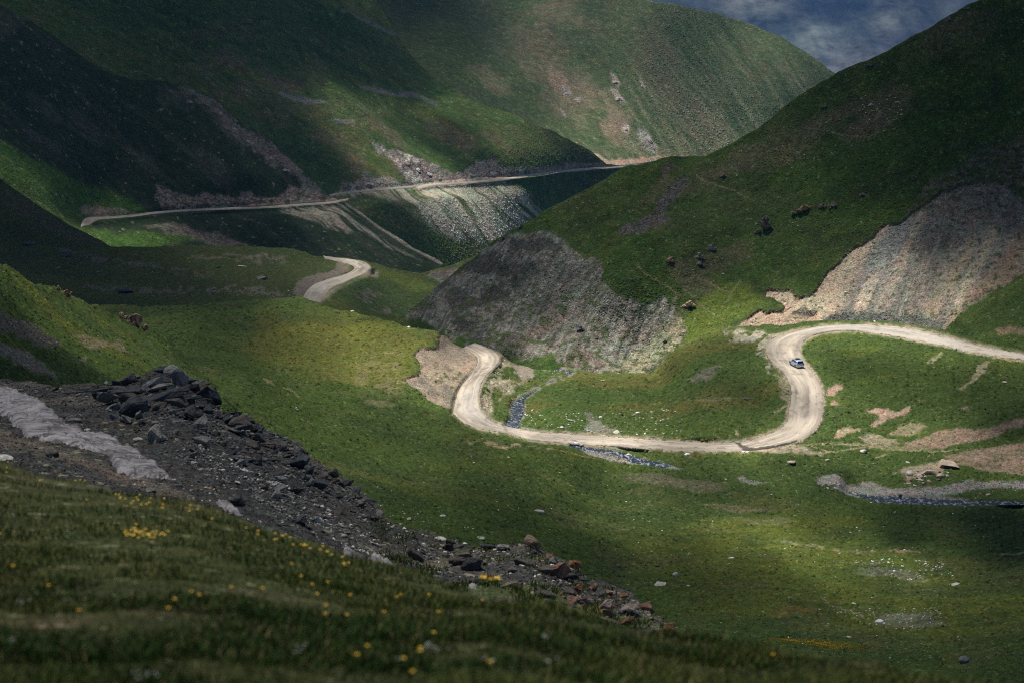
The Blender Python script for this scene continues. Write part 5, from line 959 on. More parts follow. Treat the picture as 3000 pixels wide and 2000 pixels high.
crag('H1', 278, 716, 34, 22, 22, (.18,.11,.08), 'broken red rocks leading up to the pointed crag'); crag('H1', 152, 672, 26, 26, 23, (.16,.09,.06), 'red-brown rock on the skyline of the left slope'); crag('H1', 133, 660, 20, 16, 24, (.17,.11,.08), 'smaller red rock uphill of the red-brown skyline rock'); crag('H1', 217, 705, 10, 12, 25, (.17,.10,.07), 'small triangular rock on the left slope edge')
for i, (x, y, w_, h_) in enumerate([(1490,322,46,34),(1496,338,34,26),(1436,298,26,18),(1420,228,40,18),(1412,190,30,12),(1328,235,16,10),(1302,216,26,14),(1474,198,22,9)]):
    crag('B', x, y, w_, h_, 30 + i, (.23,.205,.19), ['large pale crag low on the distant mountain above the road','pale slab directly under the large pale crag','small pale crag left of the large one','grey crag in the middle of the distant mountain','thin slanting ledge above the middle grey crag','tiny round crag on the distant brown slope','grey ledge left of the middle of the distant mountain','rightmost thin ledge on the distant mountain'][i])
for i, (x, y, w_, h_) in enumerate([(960,392,40,18),(985,402,34,20),(1010,412,30,16),(845,425,44,20),(870,420,30,18),(1080,405,44,18),(1130,402,40,22),(935,378,34,12)]):
    crag('C1', x, y, w_, h_, 50 + i, (.34,.325,.30) if i in (0, 1) else (.19,.17,.16), ['whitest rock of the broken band above the far road','white cliff beside the whitest rock above the far road','grey cliff at the top of the scree chute','grey cliff at the left end of the rock band','cliff second from the left of the rock band','dark grey cliff right of the scree chute','tallest grey cliff at the right end of the rock band','white ledge at the upper left of the rock band'][i])
for i, (x, y, w_, h_) in enumerate([(437,236,22,10),(505,262,30,22),(540,300,34,26),(570,330,34,24),(620,365,30,20),(655,392,26,16)]):
    crag('C2', x, y, w_, h_, 70 + i, (.17,.15,.14), ['topmost pinnacle of the dark spur','grey crag below the pinnacle of the dark spur','third crag down the rib of the dark spur','fourth crag down the rib of the dark spur','fifth crag down the rib of the dark spur','lowest crag on the rib of the dark spur'][i])

NAMED = [('G', c9, [(1755,112,120,SD,.45,'long pink boulder above the boulder pile by the right stream'),(1618,176,62,SD,.6,'pale boulder topping the boulder pile'),(1695,205,40,SD,.9,'upright pink boulder right of the topping boulder'),(1490,186,38,PL,.8,'grey-white boulder at the left end of the boulder pile'),(1290,1157,40,WH,.7,'white block in the lower right meadow'),(1845,1405,60,GR,.8,'round grey boulder in the lower right corner'),(1785,910,58,PL,.4,'flat tan boulder half buried in the right meadow'),(317,740,34,WH,.4,'bright white stone alone in the middle meadow'),(1812,1262,26,(.5,.58,.65),.5,'small bluish white stone above the round grey boulder'),(890,1080,26,PL,.5,'pale stone in the dark hollow of the right meadow'),(1125,1042,26,PL,.6,'tan stone at the end of a stony line'),(2005,328,26,SD,.7,'tan boulder on the stream island'),(705,1003,28,GR,.6,'grey stone above the bare brown patch'),(1425,325,28,GR,.6,'grey boulder in the gravel of the right stream'),(1895,380,26,GR,.5,'grey stone at the lower edge of the right stream'),(945,100,34,SD,.6,'tan boulder at the end of the muddy outflow'),(710,105,60,SD,.35,'broad flat tan rock beside the muddy outflow'),(1185,42,32,PL,.8,'pale rock in the dry terraces right of the road'),(35,64,26,WH,.8,'white stone just under the road'),(1480,115,28,PL,.4,'flat pale stone left of the long pink boulder'),(37,928,22,SD,.9,'small upright tan stone in the lower meadow'),(1090,1258,26,PL,.3,'flat pale stone above the yellow flower streak')]),
 ('G', c8, [(1300,432,50,PL,.5,'slanting pale slab in the central meadow'),(667,467,32,PL,.7,'whitish stone above the low crest of the bank'),(915,607,46,PL,.35,'flat white stone behind the lichened peak'),(2195,855,36,PL,1.1,'upright whitish stone in the lower middle meadow'),(2095,903,70,PL,.28,'long flat pale stone left of the upright whitish one'),(2070,792,26,RD,.8,'small red stone in the lower middle meadow'),(1820,795,22,GR,.8,'small grey stone left of the red one'),(445,487,26,SD,.7,'tan stone above the dark end of the steep crest'),(1855,122,26,RD,.8,'red stone beside the lower stream'),(1540,-8,30,WH,.8,'white stone over the culvert mouth'),(1575,2,26,PL,.5,'pale slab right of the culvert mouth'),(1885,66,24,PL,.7,'pale stone in the lower stream')]),
 ('G', c5, [(1945,1248,24,WH,.8,'white stone on the green floor inside the bend'),(1505,1290,36,PL,.5,'flat pale stone near the upper stream'),(1450,1345,24,WH,.9,'white upright stone between stream and road'),(1805,1370,44,PL,.5,'pale pair-like slab near the road inside the bend'),(1700,1273,24,WH,.5,'small white slab inside the bend'),(2035,1240,24,SD,.6,'tan stone right of the white stone inside the bend'),(1300,955,26,PL,.5,'pale stone on the upper stream bank'),(1713,1033,26,PL,.3,'flat white stone at the foot of the scree'),(1650,1075,22,SD,.6,'tan stone on the mound beside the upper stream'),(2040,1405,30,GR,.6,'grey stone at the road edge inside the bend'),(70,586,24,SD,.8,'pink stone on the crest of the green knoll'),(445,672,22,WH,.5,'white stone at the right end of the knoll crest'),(938,1218,16,PL,.8,'pale stone on the verge of the left bend')]),
 ('G', c6, [(25,1520,24,WH,.7,'white stone below the straight of the road'),(420,1152,34,GR,.6,'grey stone on the dark slope inside the right bend'),(2115,1043,30,SD,.5,'tan slab on the far right grass'),(1650,950,8,PL,.5,'tiny stone in the dry patch'),(1980,950,30,GR,.4,'grey flat stone at the top of the gravel track'),(1180,1500,30,PL,.7,'pale stone on the terraces below the right bend'),(400,1500,24,WH,.5,'white stone at the mud across the road, left one'),(425,1504,22,WH,.6,'white stone at the mud across the road, right one'),(1258,652,14,WH,.8,'white stone at the foot of the dark scree')]),
 ('E', c4, [(825,442,80,DK2,.5,'dark wedge boulder on the shaded plateau'),(200,132,76,(.09,.095,.10),.5,'grey boulder near the back of the plateau at far left'),(425,178,70,(.13,.12,.11),.45,'tilted grey slab right of the far left boulder'),(420,208,66,DK,.22,'flat dark slab under the tilted grey one'),(1715,358,56,GR,.5,'grey boulder on the plateau left of the mid road'),(1590,281,46,PL,.25,'flat white slab on the plateau'),(1430,293,26,DK2,.7,'dark stone left of the flat white slab'),(385,297,36,GR,.6,'grey stone on the dark part of the plateau'),(645,320,36,GR,.3,'thin grey slab on the plateau'),(1405,437,34,GR,.7,'grey stone in the stony stripe of the plateau'),(2215,690,26,SD,.6,'pinkish stone near the front of the plateau')])]
for lay, cf, L_ in NAMED:
    for x, y, px, c, sq, lab in L_:
        (x_, y_), = cf((x, y)); put('boulder' if px > 45 else 'stone', random.choice(RND if sq > .6 else ANG), lay, x_, y_, px * .5, c, lab, cat='boulder' if px > 45 else 'stone', squash=sq, tilt=.2, wh=1.1)
PILE = c9((1400,240),(1480,195),(1570,165),(1660,150),(1760,180),(1700,240),(1560,262),(1480,285))
r = random.Random(4)
for x, y in inpoly(PILE, 34, 4): put('stone', r.choice(ANG + RND), 'G', x, y, r.uniform(6, 15), r.choice([SD, PL, RD, SD]), 'tan stone in the boulder pile by the right stream', 'stone', 'stones of the boulder pile', squash=r.uniform(.5, .9))
for x, y in inpoly(c9((880,255),(1000,240),(1060,275),(1000,300),(890,300)), 18, 5): put('stone', r.choice(ANG), 'G', x, y, r.uniform(5, 10), r.choice([SD, GR, PL]), 'grey stone in the heap at the start of the right stream', 'stone', 'stones of the heap at the stream start', squash=r.uniform(.5, .8))
scatter('scattered_stones', 'G', [([(560,900),(1100,1010),(1600,1060),(2352,1160),(2352,1560),(1600,1560),(900,1180),(640,980)], 380, 2, 8, [PL, SD, GR, WH]), ([(1960,1290),(2150,1300),(2220,1330),(2000,1340)], 170, 3, 9, [PL, WH, GR]), ([(1880,1400),(2150,1410),(2180,1445),(2050,1450)], 320, 2, 6, [PL, WH, GR]), ([(760,1130),(1000,1180),(1150,1230),(900,1190)], 90, 2, 6, [PL, WH, GR]),
        (c9((1160,345),(1400,300),(1860,262),(2240,270),(2240,310),(1800,345),(2240,375),(1600,392),(1290,378)), 700, 1.5, 5, [GR, GR, PL, BR]), (c8((1430,0),(1640,25),(1900,70),(2000,90),(1995,130),(1760,115),(1560,30)), 260, 1.5, 4, [GR, PL, GR]),
        (c5((1170,1050),(1280,1010),(1480,950),(1530,985),(1300,1060),(1200,1130),(1200,1330),(1090,1330)), 230, 1.5, 4, [GR, PL, GR]), (c5((1200,1210),(1560,1240),(2240,1240),(2240,1420),(1500,1370),(1180,1330)), 230, 2.5, 8, [PL, WH, SD]), (CUT_L, 260, 1.5, 4, [GR, BR, SD]), (BANK_R, 160, 1.5, 4, [GR, SD, PL]),
        ([(1050,1110),(1700,1150),(2300,1330),(1500,1330)], 90, 2.5, 7, [PL, SD, WH]), ([(1880,1000),(2352,1050),(2352,1120),(1900,1080)], 160, 1.5, 4, [PL, SD]), ([(600,720),(1000,780),(900,920),(620,860)], 110, 1.2, 3.5, [PL, WH]), (c9((340,240),(450,260),(560,290),(400,270)), 70, 2, 4, [GR, PL])], 'small pale stones strewn over the valley meadow', 'stones', RUBM, 8)
scatter('scattered_stones', 'F', [(SCREE_L, 900, 1.5, 5, [GR, BR, DK2, PL]), (SCREE_R, 350, 1.2, 3.5, [GR, BR, PL]), ([(1885,742),(1900,722),(1960,712),(2100,726),(2160,742),(2000,748)], 420, 2, 5.5, [DK2, GR, GR]), (c2((2030,1410),(2170,1220),(2290,1170),(2230,1290),(2110,1400),(2030,1500),(1830,1550),(1900,1460)), 300, 2, 5, [BR, GR]),
        ([(1500,430),(1750,330),(2000,220),(2100,300),(1800,400),(1560,520)], 330, 1.5, 6, [BR, GR, BR, PL]), ([(1480,560),(1700,520),(1900,500),(1700,640),(1540,640)], 200, 1.5, 5, [GR, BR, PL]), ([(1980,215),(2080,225),(2070,290),(1970,280)], 60, 2, 7, [PL, SD]), (c6((720,560),(880,560),(880,600),(720,585)), 90, 2, 5, [BR, DK2])], 'broken stones and scree on the right hill', 'scree', RUBM, 9)
scatter('scattered_stones', 'E', [([(150,578),(280,600),(450,628),(490,640),(300,612),(180,596)], 160, 2, 6, [GR, BR, GR]), ([(400,590),(560,590),(680,600),(600,608),(430,598)], 130, 1.5, 4, [PL, GR]), ([(180,660),(430,660),(680,668),(700,690),(380,684),(240,674)], 260, 1.5, 5, [GR, PL, BR]), ([(0,560),(700,590),(680,700),(0,700)], 220, 1.5, 4, [PL, GR]), (c4((2215,270),(2240,350),(2060,410),(1980,510),(1930,430),(2100,325)), 120, 1.5, 3.5, [GR, BR])], 'stones strewn over the shaded plateau', 'stones', RUBM, 10)
scatter('scattered_stones', 'H1', [(c4((0,590),(150,650),(390,820),(390,855),(200,790),(0,700)), 220, 2, 8, [BR, GR, DK2]), (c4((0,790),(220,870),(390,1020),(160,930),(0,850)), 200, 1.5, 5, [GR, PL]), ([(0,620),(340,760),(600,900),(300,860),(0,720)], 160, 1.5, 5, [PL, SD, GR])], 'stones and gravel on the near left slope', 'stones', RUBM, 11)

def verge_stones():
    q = []; r_ = random.Random(3)
    for side in (0, 1):
        E_ = [p[side] for p in ROAD_MAIN]; O_ = [p[1 - side] for p in ROAD_MAIN]
        for k in range(len(E_) - 1):
            (ax, ay), (bx, by), (ox, oy) = E_[k], E_[k + 1], O_[k]; L_ = math.hypot(bx - ax, by - ay); n = int(L_ * .55); dx, dy = ax - ox, ay - oy; dl = math.hypot(dx, dy) + 1e-6
            for _ in range(n): t = r_.random(); g = r_.gauss(1.5, 2.2); q.append((ax + (bx - ax) * t + dx / dl * g, ay + (by - ay) * t + dy / dl * g))
    global inpoly; keep = inpoly; inpoly = lambda poly, n, seed: q if poly == 'verge' else keep(poly, n, seed)
    scatter('scattered_stones', 'G', [('verge', 1, 1.2, 4, [SD, GR, BR, PL])], 'loose gravel and stones along the edges of the dirt road', 'stones', RUBM, 21); inpoly = keep
verge_stones()
# ---- dirty snow left on the bank
def snow_mat():
    m, t, b = simple_nodes('old_snow'); N, L = t.nodes, t.links; b.inputs['Roughness'].default_value = .8
    g = N.new('ShaderNodeNewGeometry'); mp = N.new('ShaderNodeMapping'); mp.inputs['Rotation'].default_value = (0, 0, .6); mp.inputs['Scale'].default_value = (1, 1.7, 1); L.new(g.outputs['Position'], mp.inputs[0])
    n = N.new('ShaderNodeTexNoise'); n.inputs['Scale'].default_value = 1.6; n.inputs['Detail'].default_value = 8; n.inputs['Roughness'].default_value = .75; L.new(mp.outputs[0], n.inputs['Vector'])
    r = N.new('ShaderNodeValToRGB'); e = r.color_ramp.elements; e[0].position = .43; e[0].color = (.045, .04, .037, 1); e[1].position = .60; e[1].color = (.28, .268, .28, 1); q = r.color_ramp.elements.new(.49); q.color = (.15, .14, .148, 1)
    L.new(n.outputs[0], r.inputs[0]); L.new(r.outputs[0], b.inputs['Base Color'])
    bp = N.new('ShaderNodeBump'); bp.inputs['Strength'].default_value = .45; bp.inputs['Distance'].default_value = .05; L.new(n.outputs[0], bp.inputs['Height']); L.new(bp.outputs[0], b.inputs['Normal']); return m
SNOWM = snow_mat()
def snow(poly, lab, lay='K', th=.16):
    P = np.array(poly); xs = np.arange(max(P[:, 0].min(), -200), P[:, 0].max() + 6, 2.5); ys = np.arange(P[:, 1].min() - 4, P[:, 1].max() + 6, 2.5); x, y = np.meshgrid(xs, ys)
    jx = x + 7 * fbm(x / 16, y / 16, 4, 3); jy = y + 6 * fbm(x / 16, y / 16, 4, 4); sd = sd_poly(jx, jy, poly)
    hole = ss(.3, .42, fbm(x / 10 + y / 20, y / 6, 3, 12))
    X, Y, Z = layers[lay].pts(x, y); Z = Z + th * ss(-1, 9, sd) - .05 + .04 * fbm(X / .9, Y / .9, 5, 8) - (.05 * hole)
    k = (sd > -2.5) ; idx = np.arange(x.size).reshape(x.shape); kk = k[:-1, :-1] & k[1:, :-1] & k[:-1, 1:] & k[1:, 1:]
    f = np.stack([idx[1:, :-1], idx[1:, 1:], idx[:-1, 1:], idx[:-1, :-1]], -1)[kk]
    u, inv = np.unique(f, return_inverse=True); me = mesh_np('snow_patch', np.stack([X, Y, Z], -1).reshape(-1, 3)[u], inv.reshape(-1, 4), True)
    o = meshobj('snow_patch', me, None, SNOWM); tag(o, lab, 'snow')
snow(SNOW, 'large dirty grey snow patch below the rocky bank at left'); snow(SNOW2, 'small dirty snow patch right of the large one', th=.12); snow(SNOW3, 'thin grey snow strip along the edge of the foreground turf', th=.12)

# ---- culvert where the stream passes under the road
def culvert():
    p, _ = layers['G'].hit(1326, 1018); root = empty('culvert', p + Vector((0, 0, -.35)), (0, 0, R(20))); tag(root, 'dark culvert mouth under the road with stones around it', 'culvert')
    m, t, b = simple_nodes('old_concrete'); b.inputs['Base Color'].default_value = (.22, .21, .20, 1); b.inputs['Roughness'].default_value = .9
    md, t, b2 = simple_nodes('culvert_shade'); b2.inputs['Base Color'].default_value = (.012, .012, .012, 1)
    bm = bmesh.new(); n = 20; rr = []
    for yy, r0 in ((-.6, .55), (-.6, .42), (2.2, .42), (2.2, .55)):
        rr.append([bm.verts.new((r0 * math.cos(a) * 1.5, yy, r0 * math.sin(a))) for a in [2 * math.pi * k / n for k in range(n)]])
    for q in range(4):
        A1, B1 = rr[q], rr[(q + 1) % 4]
        for k in range(n): bm.faces.new((A1[k], A1[(k + 1) % n], B1[(k + 1) % n], B1[k]))
    me = bpy.data.meshes.new('pipe'); bm.to_mesh(me); bm.free(); meshobj('pipe', me, root, m)
    bm = bmesh.new(); bmesh.ops.create_circle(bm, cap_ends=True, segments=20, radius=.43); me = bpy.data.meshes.new('pipe_shade'); 
    for v in bm.verts: v.co = Vector((v.co.x * 1.5, .3, v.co.y))
    bm.to_mesh(me); bm.free(); meshobj('pipe_shade', me, root, md)  # near-black disc inside the pipe paints the shade of its bore
culvert()

# ---- the car
def car():
    p, _ = layers['G'].hit(1829, 842); l = layers['G']; Zr = p.z
    ROAD_Z = None
    for o in bpy.data.objects:
        if o.name.startswith('road') and o.type == 'MESH' and ROAD_Z is None:
            bv = BVHTree.FromObject(o, bpy.context.evaluated_depsgraph_get()); h = bv.ray_cast(Vector((p.x, p.y, p.z + 8)), Vector((0, 0, -1)))
            if h[0]: ROAD_Z = h[0].z
    root = empty('car', (p.x, p.y, (ROAD_Z or Zr) + .01), (0, 0, R(17))); tag(root, 'silver sport utility vehicle driving away on the dirt road bend', 'car')
    def mat(n, c, ro=.4, me_=0., coat=0, spec=.5):
        m, t, b = simple_nodes(n); b.inputs['Base Color'].default_value = (*c, 1); b.inputs['Roughness'].default_value = ro; b.inputs['Metallic'].default_value = me_; b.inputs['Coat Weight'].default_value = coat; return m
    paint = mat('silver_paint', (.46, .56, .70), .35, .25, .6); glass = mat('tinted_glass', (.012, .022, .045), .08); black = mat('black_trim', (.02, .02, .022), .55); rub = mat('tyre_rubber', (.022, .022, .024), .9)
    alloy = mat('alloy_rim', (.45, .46, .48), .35, .8); red = mat('red_lens', (.22, .03, .06), .2); pl = mat('plate_white', (.7, .7, .68), .5); chrome = mat('bright_trim', (.75, .77, .8), .25, .9)
    # stations along the length (rear -2.42 .. front 2.42): y, half width, z bottom, z belt, roof half width, z roof
    ST = [(-2.42,.82,.50,.98,.80,1.00),(-2.36,.92,.40,1.05,.84,1.08),(-2.20,.95,.34,1.12,.80,1.30),(-1.98,.97,.32,1.14,.73,1.66),(-1.60,.975,.31,1.14,.73,1.73),(-.9,.98,.30,1.12,.74,1.765),(-.1,.98,.30,1.10,.74,1.76),(.45,.98,.30,1.08,.72,1.70),(.95,.975,.30,1.06,.74,1.38),(1.30,.97,.31,1.04,.86,1.08),(1.9,.95,.33,.98,.84,1.01),(2.25,.90,.38,.86,.80,.90),(2.42,.78,.46,.74,.70,.76)]
    def sect(s):
        y, w_, zb, zl, wr, zr = s
        return [(-w_ * .93, zb), (-w_, zb + .12), (-w_, zb + (zl - zb) * .55), (-w_ * .985, zl - .03), (-w_ * .965, zl), (-(wr + (w_ * .965 - wr) * .12), zl + (zr - zl) * .86), (-wr * .92, zr - .015), (-wr * .5, zr + .012)]
    bm = bmesh.new(); rows = []
    for s in ST:
        h = sect(s); pts = h + [(0, s[5] + .018)] + [(-x, z) for x, z in h[::-1]]; rows.append([bm.verts.new((x, s[0], z)) for x, z in pts])
    for a, b in zip(rows, rows[1:]):
        for k in range(len(a)): k2 = (k + 1) % len(a); bm.faces.new((a[k], a[k2], b[k2], b[k]))
    bm.faces.new(rows[0]); bm.faces.new(rows[-1][::-1]); bmesh.ops.recalc_face_normals(bm, faces=bm.faces[:])
    me = bpy.data.meshes.new('body'); bm.to_mesh(me); bm.free(); body = meshobj('body', me, root, paint)
    for pz in me.polygons: pz.use_smooth = True
    me.polygons.foreach_set('use_smooth', [True] * len(me.polygons))
    def panel(name, pts, mt, th=.012, parent=root):
        bm = bmesh.new(); vs = [bm.verts.new(q) for q in pts]; f = bm.faces.new(vs); f.normal_update(); n = f.normal * th; e = bmesh.ops.extrude_face_region(bm, geom=[f]); bmesh.ops.translate(bm, vec=n, verts=[v for v in e['geom'] if isinstance(v, bmesh.types.BMVert)])
        bmesh.ops.recalc_face_normals(bm, faces=bm.faces[:]); m_ = bpy.data.meshes.new(name); bm.to_mesh(m_); bm.free(); return meshobj(name, m_, parent, mt)
    def sidept(y, t):                                     # point on the greenhouse side, t from belt to roof edge
        ys = [s[0] for s in ST]; q = [np.interp(y, ys, [s[i] for s in ST]) for i in range(1, 6)]; w_, zb, zl, wr, zr = q
        x0, x1 = w_ * .965, wr + (w_ * .965 - wr) * .12; return x0 + (x1 - x0) * t, zl + (zr - zl) * .86 * t
    for sg in (-1, 1):
        for y0, y1 in ((-1.95, -1.22), (-1.14, -.22), (-.14, .82)):
            q = []
            for y, t in ((y0, .1), (y1, .1), (y1 - (.30 if y1 > .5 else 0), .92), (y0 + (.08 if y0 < -1.5 else 0), .92)):
                x, z = sidept(y, t); q.append((sg * (x + .012), y, z))
            panel('side_window', q if sg < 0 else q[::-1], glass)
        pts = [(sg * .69, y, 1.80 + .03 * (1 - (y / 1.6) ** 2)) for y in (-1.55, -.8, 0, .45)]
        bm = bmesh.new(); prev = None
        for x, y, z in pts:
            rg = [bm.verts.new((x + dx, y, z + dz)) for dx, dz in ((-.025, -.02), (.025, -.02), (.025, .03), (-.025, .03))]
            if prev: [bm.faces.new((prev[k], prev[(k + 1) % 4], rg[(k + 1) % 4], rg[k])) for k in range(4)]
            else: bm.faces.new(rg)
            prev = rg
        bm.faces.new(prev[::-1]); bmesh.ops.recalc_face_normals(bm, faces=bm.faces[:]); me = bpy.data.meshes.new('roof_rail'); bm.to_mesh(me); bm.free(); meshobj('roof_rail', me, root, chrome if sg < 0 else black)  # twin rails, left bright and right black: light and shade put into materials
        panel('side_step', [(sg * .95, -1.05, .33), (sg * .95, 1.05, .33), (sg * 1.07, 1.05, .33), (sg * 1.07, -1.05, .33)], alloy, .05)
        panel('taillight', [(sg * .94, -2.37, .98), (sg * .60, -2.44, .98), (sg * .60, -2.45, .84), (sg * .96, -2.38, .80)], red, .03)
        panel('reflector', [(sg * .90, -2.43, .66), (sg * .74, -2.46, .66), (sg * .74, -2.46, .58), (sg * .90, -2.43, .58)], pl, .02)
        bm = bmesh.new(); bmesh.ops.create_cube(bm, size=1); bmesh.ops.scale(bm, vec=(.22, .12, .16), verts=bm.verts); bmesh.ops.bevel(bm, geom=bm.edges[:], offset=.03, segments=2, affect='EDGES'); bmesh.ops.translate(bm, vec=(sg * 1.06, .72, 1.14), verts=bm.verts)
        me = bpy.data.meshes.new('mirror'); bm.to_mesh(me); bm.free(); meshobj('mirror', me, root, paint)
        for yy in (-1.45, 1.48):
            wh_ = empty('wheel', (sg * .88, yy, .38)); wh_.parent = root
            for nm, prof, mt in (('tyre', [(.22, -.12), (.34, -.13), (.38, -.09), (.38, .09), (.34, .13), (.22, .12)], rub), ('rim', [(.03, .10), (.10, .115), (.22, .10), (.25, .125), (.26, .09), (.24, -.1)], alloy)):
                bm = bmesh.new(); n = 24; rg = [[bm.verts.new((sg * x, r0 * math.cos(a), r0 * math.sin(a))) for r0, x in prof] for a in [2 * math.pi * k / n for k in range(n)]]
                for k in range(n):
                    for j in range(len(prof) - 1 + (nm == 'tyre')): j2 = (j + 1) % len(prof); bm.faces.new((rg[k][j], rg[(k + 1) % n][j], rg[(k + 1) % n][j2], rg[k][j2]))
                if nm == 'rim': bm.faces.new([g_[0] for g_ in rg])
                bmesh.ops.recalc_face_normals(bm, faces=bm.faces[:]); me = bpy.data.meshes.new(nm); bm.to_mesh(me); bm.free(); meshobj(nm, me, wh_, mt)
            bm = bmesh.new(); n = 18; a_ = [math.pi * k / n for k in range(n + 1)]; o1 = [bm.verts.new((sg * .99, yy + .47 * math.cos(a), .38 + .47 * math.sin(a))) for a in a_]; i1 = [bm.verts.new((sg * .985, yy + .40 * math.cos(a), .38 + .40 * math.sin(a))) for a in a_]; i2 = [bm.verts.new((sg * .80, yy + .40 * math.cos(a), .38 + .40 * math.sin(a))) for a in a_]
            for k in range(n): bm.faces.new((o1[k], o1[k + 1], i1[k + 1], i1[k])); bm.faces.new((i1[k], i1[k + 1], i2[k + 1], i2[k]))
            me = bpy.data.meshes.new('wheel_arch'); bm.to_mesh(me); bm.free(); meshobj('wheel_arch', me, root, black)
    panel('rear_window', [(-.74, -2.26, 1.20), (.74, -2.26, 1.20), (.66, -2.035, 1.585), (-.66, -2.035, 1.585)], glass, .02)
    panel('windscreen', [(.78, 1.28, 1.12), (-.78, 1.28, 1.12), (-.66, .56, 1.65), (.66, .56, 1.65)], glass, .02)
    panel('sunroof', [(-.5, -1.15, 1.795), (.5, -1.15, 1.795), (.5, .2, 1.80), (-.5, .2, 1.80)], glass, .012)
    panel('spoiler', [(-.68, -2.12, 1.68), (.68, -2.12, 1.68), (.68, -1.86, 1.73), (-.68, -1.86, 1.73)], paint, .03)
    panel('rear_bumper', [(-.90, -2.50, .42), (.90, -2.50, .42), (.88, -2.50, .60), (-.88, -2.50, .60)], chrome, -.14)
    panel('licence_plate', [(-.26, -2.445, .74), (.26, -2.445, .74), (.26, -2.44, .86), (-.26, -2.44, .86)], pl, .015)
    panel('underbody', [(-.8, -2.3, .30), (.8, -2.3, .30), (.8, 2.3, .30), (-.8, 2.3, .30)], black, .05)
    for sg in (-1, 1): panel('headlight', [(sg * .86, 2.30, .80), (sg * .55, 2.42, .76), (sg * .55, 2.43, .64), (sg * .88, 2.31, .66)], pl, .02)
car()

# ---- foreground turf and flowers
def attr_mat(name, rough=.7, trans=0.0):
    m, t, b = simple_nodes(name); at = t.nodes.new('ShaderNodeAttribute'); at.attribute_name = 'Col'; t.links.new(at.outputs['Color'], b.inputs['Base Color']); b.inputs['Roughness'].default_value = rough; b.inputs['Specular IOR Level'].default_value = .15
    return m
def grass(name, lay, xy, hmin, hmax, wmin, wmax, label, seed):
    r = np.random.default_rng(seed); x, y = xy; n = len(x); X, Y, Z = layers[lay].pts(x, y)
    h = r.uniform(hmin, hmax, n) * (.6 + .8 * r.random(n)) * (.6 + 1.05 * ss(-.35, .35, fbm(X / .35, Y / .35, 3, 41))); w_ = r.uniform(wmin, wmax, n); a = r.uniform(0, 6.283, n); le = h * r.uniform(.1, .7, n); b = r.uniform(0, 6.283, n)
    B = np.stack([X, Y, Z - .01], -1); D = np.stack([np.cos(a), np.sin(a), 0 * a], -1) * w_[:, None]; Ln = np.stack([np.cos(b) * le, np.sin(b) * le, 0 * b], -1); Up = np.stack([0 * h, 0 * h, h], -1)
    V = np.stack([B - D, B + D, B + D * .7 + Ln * .35 + Up * .6, B - D * .7 + Ln * .35 + Up * .6, B + Ln + Up * .95], 1).reshape(-1, 3)
    i = np.arange(n)[:, None] * 5; F_ = np.concatenate([i + [[0, 1, 2]], i + [[0, 2, 3]], i + [[3, 2, 4]]]); me = mesh_np(name, V, F_)
    t = ss(-.25, .25, fbm(X / .45, Y / .45, 4, 6))[:, None]; c = A(.125,.15,.03) * t + A(.055,.105,.02) * (1 - t); st = (r.random(n) < .16)[:, None]; c = np.where(st, A(.24,.20,.08), c) * r.uniform(.6, 1.4, (n, 1))
    at = me.attributes.new('Col', 'FLOAT_COLOR', 'POINT'); c5_ = np.repeat(c, 5, 0); at.data.foreach_set('color', np.c_[c5_, np.ones(len(c5_))].astype(np.float32).ravel())
    o = meshobj(name, me, None, GRASSM); o['kind'] = 'stuff'; tag(o, label, 'grass')
GRASSM = attr_mat('grass_blades')
def spread(n, ytop, ybot, x0, x1, seed, clump=.0):
    r = np.random.default_rng(seed); x = r.uniform(x0, x1, n); t = np.interp(x, *np.array(ytop).T); y = t + (ybot - t) * r.random(n) ** 1.0
    k = fbm(x / 110, y / 45, 4, seed + 3) + .35 * fbm(x / 30, y / 14, 3, seed + 9) + r.normal(0, .06, n) > clump - .75; k &= ~((x > 1070) & (x < 1180) & (y < 1400) & (r.random(n) < .5)); return x[k], y[k]
grass('grass', 'L', spread(150000, LTOP, 1640, -120, 2480, 3), .013, .036, .0012, .0030, 'short blurred mountain grass in the foreground', 4)
KB = [(x, y - 70) for x, y in LTOP]
def kgrass():
    r = np.random.default_rng(8); x = r.uniform(850, 1560, 26000); t = np.interp(x, *np.array(KTOP).T) + 8; b = np.interp(x, *np.array(LTOP).T) + 10; y = t + (b - t) * r.random(len(x)); k = fbm(x / 34, y / 20, 4, 5) > .02; return x[k], y[k]
grass('grass', 'K', kgrass(), .025, .075, .004, .010, 'grass tufts growing between the rocks of the bank', 6)

